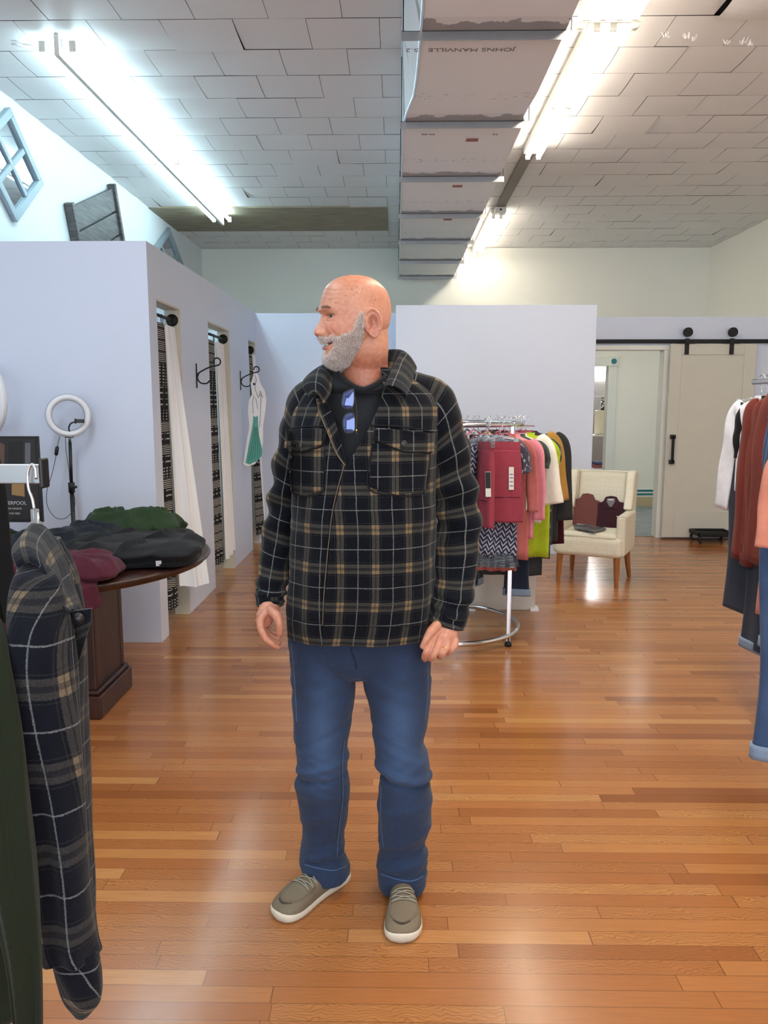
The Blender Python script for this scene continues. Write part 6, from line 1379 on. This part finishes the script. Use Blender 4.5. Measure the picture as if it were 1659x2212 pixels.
# cuffs
def cuff(rows, ratio, uvo):
    nk, na = 12, 64; K = spline(rows, nk); P = np.zeros((nk, na, 3)); UV = np.zeros((nk, na, 2)); a = np.arange(na) / na * 2 * PI + PI / 2
    for k in range(nk):
        u0, v0, u1, v1, Yc = K[k]; A = pY(u0, v0, Yc); B = pY(u1, v1, Yc); c = (A + B) / 2; ax = B - A; h_ = np.linalg.norm(ax) / 2; ax /= 2 * h_
        P[k] = c + ax * (h_ * np.cos(a))[:, None] + np.array([0, 1., 0]) * (h_ * ratio * np.sin(a))[:, None]; UV[k, :, 0] = a * h_ * .9; UV[k, :, 1] = -k * .0036
    o = MB().grid(P - PO, cv=True, UV=UV + list(uvo)).build('cuff', MJ, jk, True); m = o.modifiers.new('s', 'SOLIDIFY'); m.thickness = .004
cuff([(553, 1272, 615, 1275, 2.213), (553, 1290, 613, 1292, 2.205), (554, 1307, 612, 1308, 2.20)], .95, (.02, .055)); cuff([(934, 1312, 1012, 1330, 2.197), (930, 1326, 1008, 1346, 2.19), (927, 1338, 1002, 1360, 2.185)], .8, (.02, .052))

# ================================================================ T-shirt
MTEE = knit('charcoal_tee', (32, 34, 37))
tv = [1030, 1000, 960, 920, 890, 870, 855, 845]
P = np.zeros((60, 80, 3)); ang = np.linspace(-PI, 0, 80)
tvs = np.linspace(1030, 850, 60)
for k, v in enumerate(tvs):
    c, hw, Yc, D = tsec(v); x, y = sup(ang, hw * .72, D * .90 - .012, 2.2); P[k] = np.stack([c[0] + x - .0, Yc + y, np.full(80, c[2])], -1)
    P[k] += (wrinkle(P[k], .8, 50))[:, None] * np.array([0, 1, 0])
top = P[-1].copy()
# rise from chest to the neckline ring around the neck
nc = np.array(pY(787, 812, 2.262)); zf_ = pY(775, 843, 2.18)[2]; zs_ = pY(735, 806, 2.26)[2]
nr_ = np.stack([nc[0] + .0775 * np.cos(ang), nc[1] + .080 * np.sin(ang), zf_ + (zs_ - zf_) * np.abs(np.cos(ang)) ** 1.6], -1)
Q = np.zeros((16, 80, 3))
for k in range(16): t = (k + 1) / 16; Q[k] = top * (1 - t) + nr_ * t + np.array([0, -.010, 0]) * math.sin(PI * t)
te = MB().grid(np.vstack([P, Q]) - PO).build('tee_shirt', MTEE, PP, True); te['label'] = 'charcoal crew-neck t-shirt under the jacket'
te.modifiers.new('s', 'SOLIDIFY').thickness = .003
rb_ = np.concatenate([nr_, nr_[::-1] * [1, 0, 1] + np.stack([np.zeros(80), 2 * nc[1] - nr_[::-1][:, 1], np.zeros(80)], -1)])
MB().tube([tuple(q - PO) for q in nr_[::4]], .0062, 10, ell=1.7).build('neck_rib', MTEE, te, True)

# ================================================================ jeans
jb = MB()
def leg(rows, ratio, nk=130):
    K = spline(rows, nk); na = 48; a = np.arange(na) / na * 2 * PI; P = np.zeros((nk, na, 3)); 
    for k in range(nk):
        uL, uR, v, Yc, tl = K[k]; A = pY(uL, v, Yc); B = pY(uR, v, Yc); c = (A + B) / 2; h_ = (B - A)[0] / 2; x, y = sup(a, h_, h_ * ratio, 2.2)
        P[k, :, 0] = c[0] + x; P[k, :, 1] = Yc + y; P[k, :, 2] = c[2] + tl * y
    V, F, U = grid_geo(P, cv=True); F = [tuple(q) for q in F] + [tuple(range(na)), tuple(range((nk - 1) * na, nk * na))[::-1]]; jb.add(V, F)
LL_ = [(624, 772, 1380, 2.285, 0), (625, 773, 1410, 2.28, 0), (627, 770, 1450, 2.275, 0), (631, 766, 1510, 2.265, 0), (634, 758, 1560, 2.255, 0), (637, 751, 1605, 2.245, 0), (642, 749, 1640, 2.24, 0), (644, 753, 1664, 2.235, 0), (640, 752, 1690, 2.25, 0), (646, 750, 1735, 2.265, 0), (654, 744, 1785, 2.28, 0), (651, 739, 1825, 2.29, 0), (648, 746, 1855, 2.29, .05), (654, 755, 1872, 2.29, .12), (655, 755, 1880, 2.29, .14)]
LR_ = [(766, 931, 1380, 2.285, 0), (768, 931, 1410, 2.28, 0), (774, 930, 1450, 2.275, 0), (794, 930, 1510, 2.262, 0), (803, 925, 1560, 2.25, 0), (808, 917, 1600, 2.24, 0), (813, 923, 1640, 2.23, 0), (823, 925, 1664, 2.222, 0), (820, 927, 1690, 2.235, 0), (818, 929, 1735, 2.245, 0), (818, 926, 1785, 2.255, 0), (822, 916, 1822, 2.262, 0), (817, 922, 1862, 2.262, .05), (818, 918, 1896, 2.262, .15), (819, 918, 1906, 2.262, .17)]
leg(LL_, 1.05); leg(LR_, 1.02)
K = spline([(626, 926, 1330, 2.28, .135), (624, 930, 1365, 2.282, .135), (624, 931, 1400, 2.284, .125), (640, 918, 1430, 2.286, .11), (690, 860, 1452, 2.29, .08)], 30); na = 80; a = np.arange(na) / na * 2 * PI; P = np.zeros((30, na, 3))
for k in range(30):
    uL, uR, v, Yc, D = K[k]; A = pY(uL, v, Yc); B = pY(uR, v, Yc); x, y = sup(a, (B - A)[0] / 2, D, 2.5); P[k] = np.stack([(A + B)[0] / 2 + x, Yc + y, np.full(na, A[2])], -1)
V, F, U = grid_geo(P, cv=True); F = [tuple(q) for q in F] + [tuple(range(na)), tuple(range(29 * na, 30 * na))[::-1]]; jb.add(V, F)
jme, jc, jn = remesh('jeans', jb, .005, 3)
# folds: knee breaks, stacking above the hems, whiskers from the crotch
def pxz(v, Y=2.24): return pY(775, v, Y)[2]
X_, Y_, Z_ = jc.T; disp = wrinkle(jc, 1.4, 70)
left = X_ < pY(775, 1500, 2.25)[0]; cxl, cxr = pY(697, 1650, 2.24)[0], pY(870, 1650, 2.23)[0]
for (v0, lft, amp, wd, sl) in ((1640, 1, .010, .012, .25), (1668, 1, -.011, .010, .10), (1700, 1, .006, .02, -.1), (1655, 0, .012, .014, -.25), (1672, 0, -.012, .009, -.12), (1612, 0, .006, .016, -.5), (1730, 0, .005, .02, .15),
                               (1845, 1, .008, .010, .2), (1862, 1, -.007, .007, -.1), (1820, 1, -.004, .01, .3), (1855, 0, .009, .012, .2), (1872, 0, -.008, .008, -.1), (1835, 0, -.006, .009, .35), (1800, 0, .004, .012, .4), (1750, 1, .004, .014, .5), (1580, 1, -.004, .012, .5), (1590, 0, .004, .014, -.6)):
    cx_ = cxl if lft else cxr; z0 = pxz(v0); m_ = (left if lft else ~left)
    disp += m_ * amp * np.exp(-((Z_ - z0 - sl * (X_ - cx_)) / wd) ** 2) * (.6 + .4 * np.clip((2.27 - Y_) / .05, -1, 1))
zc = pxz(1440); dx = X_ - pY(770, 1440, 2.2)[0]
for k in range(4): disp += .0028 * np.exp(-((Z_ - (zc + .035 - .022 * k) - (.12 + .1 * k) * np.abs(dx)) / .006) ** 2) * np.exp(-(dx / .10) ** 2) * (Y_ < 2.27)
disp += .0018 * vnoise(jc * [1, 1, .5], 9, 77)
for v0, lft, wd_, ph_ in ((1650, 1, .05, .3), (1650, 0, .055, 1.7), (1850, 1, .045, 2.2), (1865, 0, .05, .9)):
    cx_ = cxl if lft else cxr; m_ = (left if lft else ~left) * np.exp(-((Z_ - pxz(v0)) / wd_) ** 2); dX = X_ - cx_
    w1 = vnoise(jc * [1, .5, 1], 5, int(v0) % 7); ridge_ = np.sin((Z_ + .35 * dX + .02 * w1) * 210 + ph_) * np.clip(.5 + w1, 0, 1) + .7 * np.sin((Z_ - .55 * dX + .02 * w1) * 160 + ph_ * 2) * np.clip(.5 - w1, 0, 1)
    disp += m_ * .0032 * ridge_
for sgn_, u_, v_ in ((1, 640, 1420), (-1, 915, 1420)):        # soft drag lines from the hip to the crotch
    disp += .0016 * np.sin((Z_ * 1. + sgn_ * .5 * (X_ - pY(u_, v_, 2.2)[0])) * 95) * np.exp(-((Z_ - pxz(1470)) / .07) ** 2) * (Y_ < 2.26)
jc2 = jc + jn * disp[:, None] * .95
setco(jme, jc2 - PO); jme.materials.clear()
# faded thighs: wear of the cloth itself
wearm = np.exp(-(((jc[:, 2] - pxz(1560)) / .16) ** 2)) * (np.exp(-((X_ - pY(700, 1550, 2.25)[0]) / .045) ** 2) + np.exp(-((X_ - pY(865, 1550, 2.25)[0]) / .05) ** 2)) * (Y_ < 2.26)
knee = np.exp(-(((jc[:, 2] - pxz(1640)) / .06) ** 2)) * (Y_ < 2.26) * .4
wv = np.clip(wearm * .8 + knee * .4 + .12 * vnoise(jc, 7, 5), 0, 1)
vcol(jme, 'wear', np.stack([wv] * 3, 1))
mj, nt, b = newmat('jeans_denim'); at = N(nt, 'ShaderNodeVertexColor'); at.layer_name = 'wear'; q = xyz(nt, coords(nt)); cc = coords(nt)
base = mix(nt, xyz(nt, at.outputs['Color'])[0], sr((26, 38, 62)), sr((64, 86, 120)))
st = noise(nt, comb(nt, M_(nt, 'MULTIPLY', q[0], 600), M_(nt, 'MULTIPLY', q[1], 600), M_(nt, 'MULTIPLY', q[2], 90)), 1., 2)
c = mix(nt, M_(nt, 'MULTIPLY', st, .28), base, sr((84, 106, 140)))
nt.links.new(c, b.inputs['Base Color']); b.inputs['Roughness'].default_value = .88; b.inputs['Specular IOR Level'].default_value = .2; b.inputs['Sheen Weight'].default_value = .1
bump(nt, b, M_(nt, 'ADD', noise(nt, cc, 420, 2), M_(nt, 'MULTIPLY', noise(nt, cc, 22, 4), 2.5)), .55, .004)
jme.materials.append(mj); jme.polygons.foreach_set('use_smooth', [True] * len(jme.polygons))
jo = bpy.data.objects.new('jeans', jme); COL.objects.link(jo); jo.parent = PP; jo['label'] = 'mid blue straight-leg denim jeans with creases at knees and hems'
tris = [tuple(p.vertices) for p in jme.polygons]; BJ = BVHTree.FromPolygons([Vector(v) for v in (jc2)], tris)
def onk(u, v, off):
    d = Vector(ray(u, v)).normalized(); hit, nrm, i, t = BJ.ray_cast(Vector(CC), d)
    if hit is None: return None
    if nrm.dot(d) > 0: nrm = -nrm
    return np.array(hit + nrm * off)
MST = plain('denim_seam', (84, 108, 146), .9); MSTD = plain('denim_seam_dark', (22, 32, 54), .9)
def jseam(nm, pts, r=.0009, mat=MST, off=-.0002):
    Q = [onk(q[0], q[1], off) for q in spline([list(p) for p in pts], 16 * len(pts))]; Q = [q - PO for q in Q if q is not None]
    if len(Q) > 3: MB().tube(Q, r, 5).build(nm, mat, jo, True)
jseam('side_seam', [(744, 1600), (740, 1655), (741, 1720), (735, 1770), (730, 1815), (728, 1850)]); jseam('side_seam', [(742, 1600), (737, 1655), (738, 1720), (732, 1770), (727, 1815)], .0012, MSTD)
jseam('side_seam', [(924, 1440), (924, 1500), (919, 1555)]); jseam('side_seam', [(823, 1700), (822, 1770), (828, 1830)], .001, MST)
jseam('side_seam', [(629, 1390), (637, 1480), (641, 1560)], .0012)
jseam('fly_seam', [(752, 1370), (757, 1400), (766, 1425), (770, 1446)], .0024, MSTD); jseam('fly_seam', [(778, 1366), (778, 1385), (768, 1398), (756, 1403)], .0012, MSTD)
jseam('hem_stitch', [(658, 1868), (690, 1876), (720, 1880), (748, 1872)], .0012); jseam('hem_stitch', [(822, 1888), (860, 1900), (890, 1903), (914, 1893)], .0012)

# ================================================================ shoes
msu = plain('taupe_suede', (112, 98, 78), .75, bumpscale=60, bs=.3, var=.28); mso = plain('cream_sole', (208, 198, 178), .6, bumpscale=160, bs=.4, var=.08); mla = plain('shoe_lace', (146, 138, 120), .85, bumpscale=300, bs=.5)
MSTH = plain('suede_stitch', (66, 56, 46), .9)
def shoe(heel, toe, side, label):
    heel, toe = np.array(heel, float), np.array(toe, float); d = toe - heel; L = np.linalg.norm(d); d /= L; n = np.array([-d[1], d[0], 0]) * side     # n: outer side
    W_ = lambda l, wv, z: heel + d * l * L + n * wv + np.array([0, 0, z]) - PO
    lx = np.array([0, .04, .12, .25, .4, .55, .7, .82, .92, .975, 1.0]); hwid = np.array([.004, .026, .036, .037, .037, .043, .051, .052, .044, .029, .006]); off = np.array([0, 0, 0, .0, .001, .003, .004, .002, -.001, -.003, -.004])
    t = spline(np.stack([lx, hwid, off], 1), 60)
    root = thing('shoe', label, 'shoe'); bpy.data.objects.remove(root)
    # sole
    na = 16; P = []
    out = [(l, o_ + w_) for l, w_, o_ in t] + [(l, o_ - w_) for l, w_, o_ in t[::-1]]
    levels = [(.0, .95), (.003, 1.02), (.010, 1.045), (.018, 1.035), (.022, .99)]
    G_ = np.array([[W_(.5 + (l - .5) * (1 + (sc - 1) * .35), o_ * sc, z + .010 * max(0, (l - .75) / .25) ** 2 * (1 if z > 0 else .3) + .003 * (z > .01) * max(0, .3 - l)) for l, o_ in out] for z, sc in levels])
    V, F, U = grid_geo(G_, cv=True); F = [tuple(q) for q in F] + [tuple(range(len(out)))[::-1], tuple(range(4 * len(out), 5 * len(out)))]
    mb = MB(); mb.add(V, F); so = mb.build('sole', mso, None, True)
    # upper
    hl = np.interp(t[:, 0], [0, .05, .2, .35, .5, .65, .8, .92, .98, 1], [.060, .080, .084, .080, .074, .066, .055, .047, .038, .022])
    nth = 30; th = np.linspace(0, PI, nth); U_ = np.zeros((60, nth, 3))
    for k in range(60):
        l, w_, o_ = t[k]; x, y = sup(th, w_ * 1.0, hl[k] - .020, 2.5 if l > .5 else 2.2); U_[k] = [W_(l, o_ + xx, .020 + yy) for xx, yy in zip(x, y)]
    up = MB().grid(U_).build('upper', msu, None, True)
    # moccasin seam: raised ridge round the toe box
    rid = []
    for kk_ in np.linspace(0, 1, 60):
        ang_ = PI * kk_; 
        l = .58 + .33 * math.sin(ang_) ** .6; cx_ = .80 * math.cos(ang_)
        k = int(np.clip(np.searchsorted(t[:, 0], l), 1, 59)); w_, o_ = t[k, 1], t[k, 2]; hh = np.interp(t[k, 0], t[:, 0], hl) - .020
        xx = cx_ * w_; yy = hh * (1 - min(.999, abs(cx_)) ** 2.5) ** (1 / 2.5)
        rid.append(W_(l, o_ + xx, .0210 + yy))
    rid = np.array(rid)
    rg = MB().tube(rid, .0022, 7).build('apron_ridge', msu, None, True)
    st = MB()
    for i in range(18, 44, 1): st.tube([rid[i] + [0, 0, .002], rid[i] + d * .006 + [0, 0, -.002]], .0009, 4)
    stt = st.build('apron_stitch', MSTH, None)
    # laces
    la = MB()
    def up_(l, x):
        k = int(np.clip(np.searchsorted(t[:, 0], l), 1, 59)); w_, o_ = t[k, 1], t[k, 2]; hh = hl[k] - .020; return W_(l, o_ + x * w_, .0225 + hh * (1 - min(.99, abs(x)) ** 2.4) ** (1 / 2.4))
    for (l0, x0, l1, x1) in ((.66, -.74, .60, .78), (.65, .78, .60, -.78), (.60, -.80, .53, .78), (.60, .80, .54, -.80), (.66, -.72, .655, .74), (.54, -.8, .5, .8)):
        la.tube([up_(l0 + (l1 - l0) * s_, x0 + (x1 - x0) * s_) + [0, 0, .0015] for s_ in np.linspace(0, 1, 10)], .0021, 6)
    lo = la.build('lace', mla, None, True)
    return so, up, rg, stt, lo
for heel, toe, sd, lab in ((fl(742, 1893), fl(596, 1990), -1, 'taupe suede lace-up shoe with a cream sole, pointing left'), (fl(868, 1935), fl(869, 2041), 1, 'taupe suede lace-up shoe with a cream sole, pointing at the camera')):
    heel = np.array(heel); toe = np.array(toe); d = toe - heel; L = np.linalg.norm(d); L2 = .305; heel = toe - d / L * L2
    parts = shoe(heel, toe, sd, lab); so, up = parts[0], parts[1]
    up.name = 'shoe'; up.parent = PP; up['label'] = lab
    for nm, o in zip(('sole', 'apron_ridge', 'apron_stitch', 'lace'), (parts[0], parts[2], parts[3], parts[4])): o.parent = up
# ================================================================ eyeglasses hanging from the T-shirt neck
eg = thing('eyeglasses', 'folded eyeglasses with blue lenses hanging from the neck of the t-shirt', 'eyeglasses', tuple(pY(757, 890, 2.10)))
EO = np.array(pY(757, 890, 2.10)); mlens, nt, b = newmat('blue_lens'); b.inputs['Base Color'].default_value = (*sr((58, 74, 122)), 1); b.inputs['Roughness'].default_value = .05; b.inputs['Metallic'].default_value = .5; b.inputs['Coat Weight'].default_value = 1
mfr = plain('grey_metal_frame', (52, 48, 46), .3, .6)
def lens(pts, dz):
    Q = np.array([np.array(pY(u, v, 2.095 + dz * (v - 860))) for u, v in pts]) - EO; Q2 = spline(np.vstack([Q, Q[:1]]), 49)[:-1]
    MB().tube(Q2, .0014, 6, closed=True).build('lens_rim', mfr, eg, True)
    c_ = Q2.mean(0); P = np.zeros((6, 48, 3))
    for k in range(6): t = k / 5; P[k] = Q2 * (1 - t) + c_ * t + np.array([0, -.003, 0]) * t * (2 - t)
    MB().grid(P, cv=True).build('lens', mlens, eg, True)
lens([(742, 849), (762, 840), (765, 850), (765, 868), (761, 880), (752, 884), (742, 880), (738, 872), (740, 858)], -.00008)
lens([(745, 897), (758, 891), (765, 897), (767, 910), (766, 930), (757, 936), (746, 934), (741, 922), (741, 906)], -.00008)
br_ = [np.array(pY(u, v, 2.092)) - EO for u, v in ((760, 881), (761, 886), (760, 892))]; MB().tube(br_, .0014, 6).build('bridge', mfr, eg, True)
tp = [np.array(pY(u, v, y)) - EO for u, v, y in ((763, 846, 2.10), (769, 870, 2.096), (771, 900, 2.092), (770, 930, 2.09), (771, 941, 2.09))]; MB().tube(spline(tp, 24), .0017, 6).build('temple_arm', mfr, eg, True)
MB().tube([tp[3] + [0, 0, .003], tp[3] - [0, 0, .003]], .0024, 8).build('temple_tip', plain('brass_tip', (210, 176, 90), .3, 1.), eg, True)
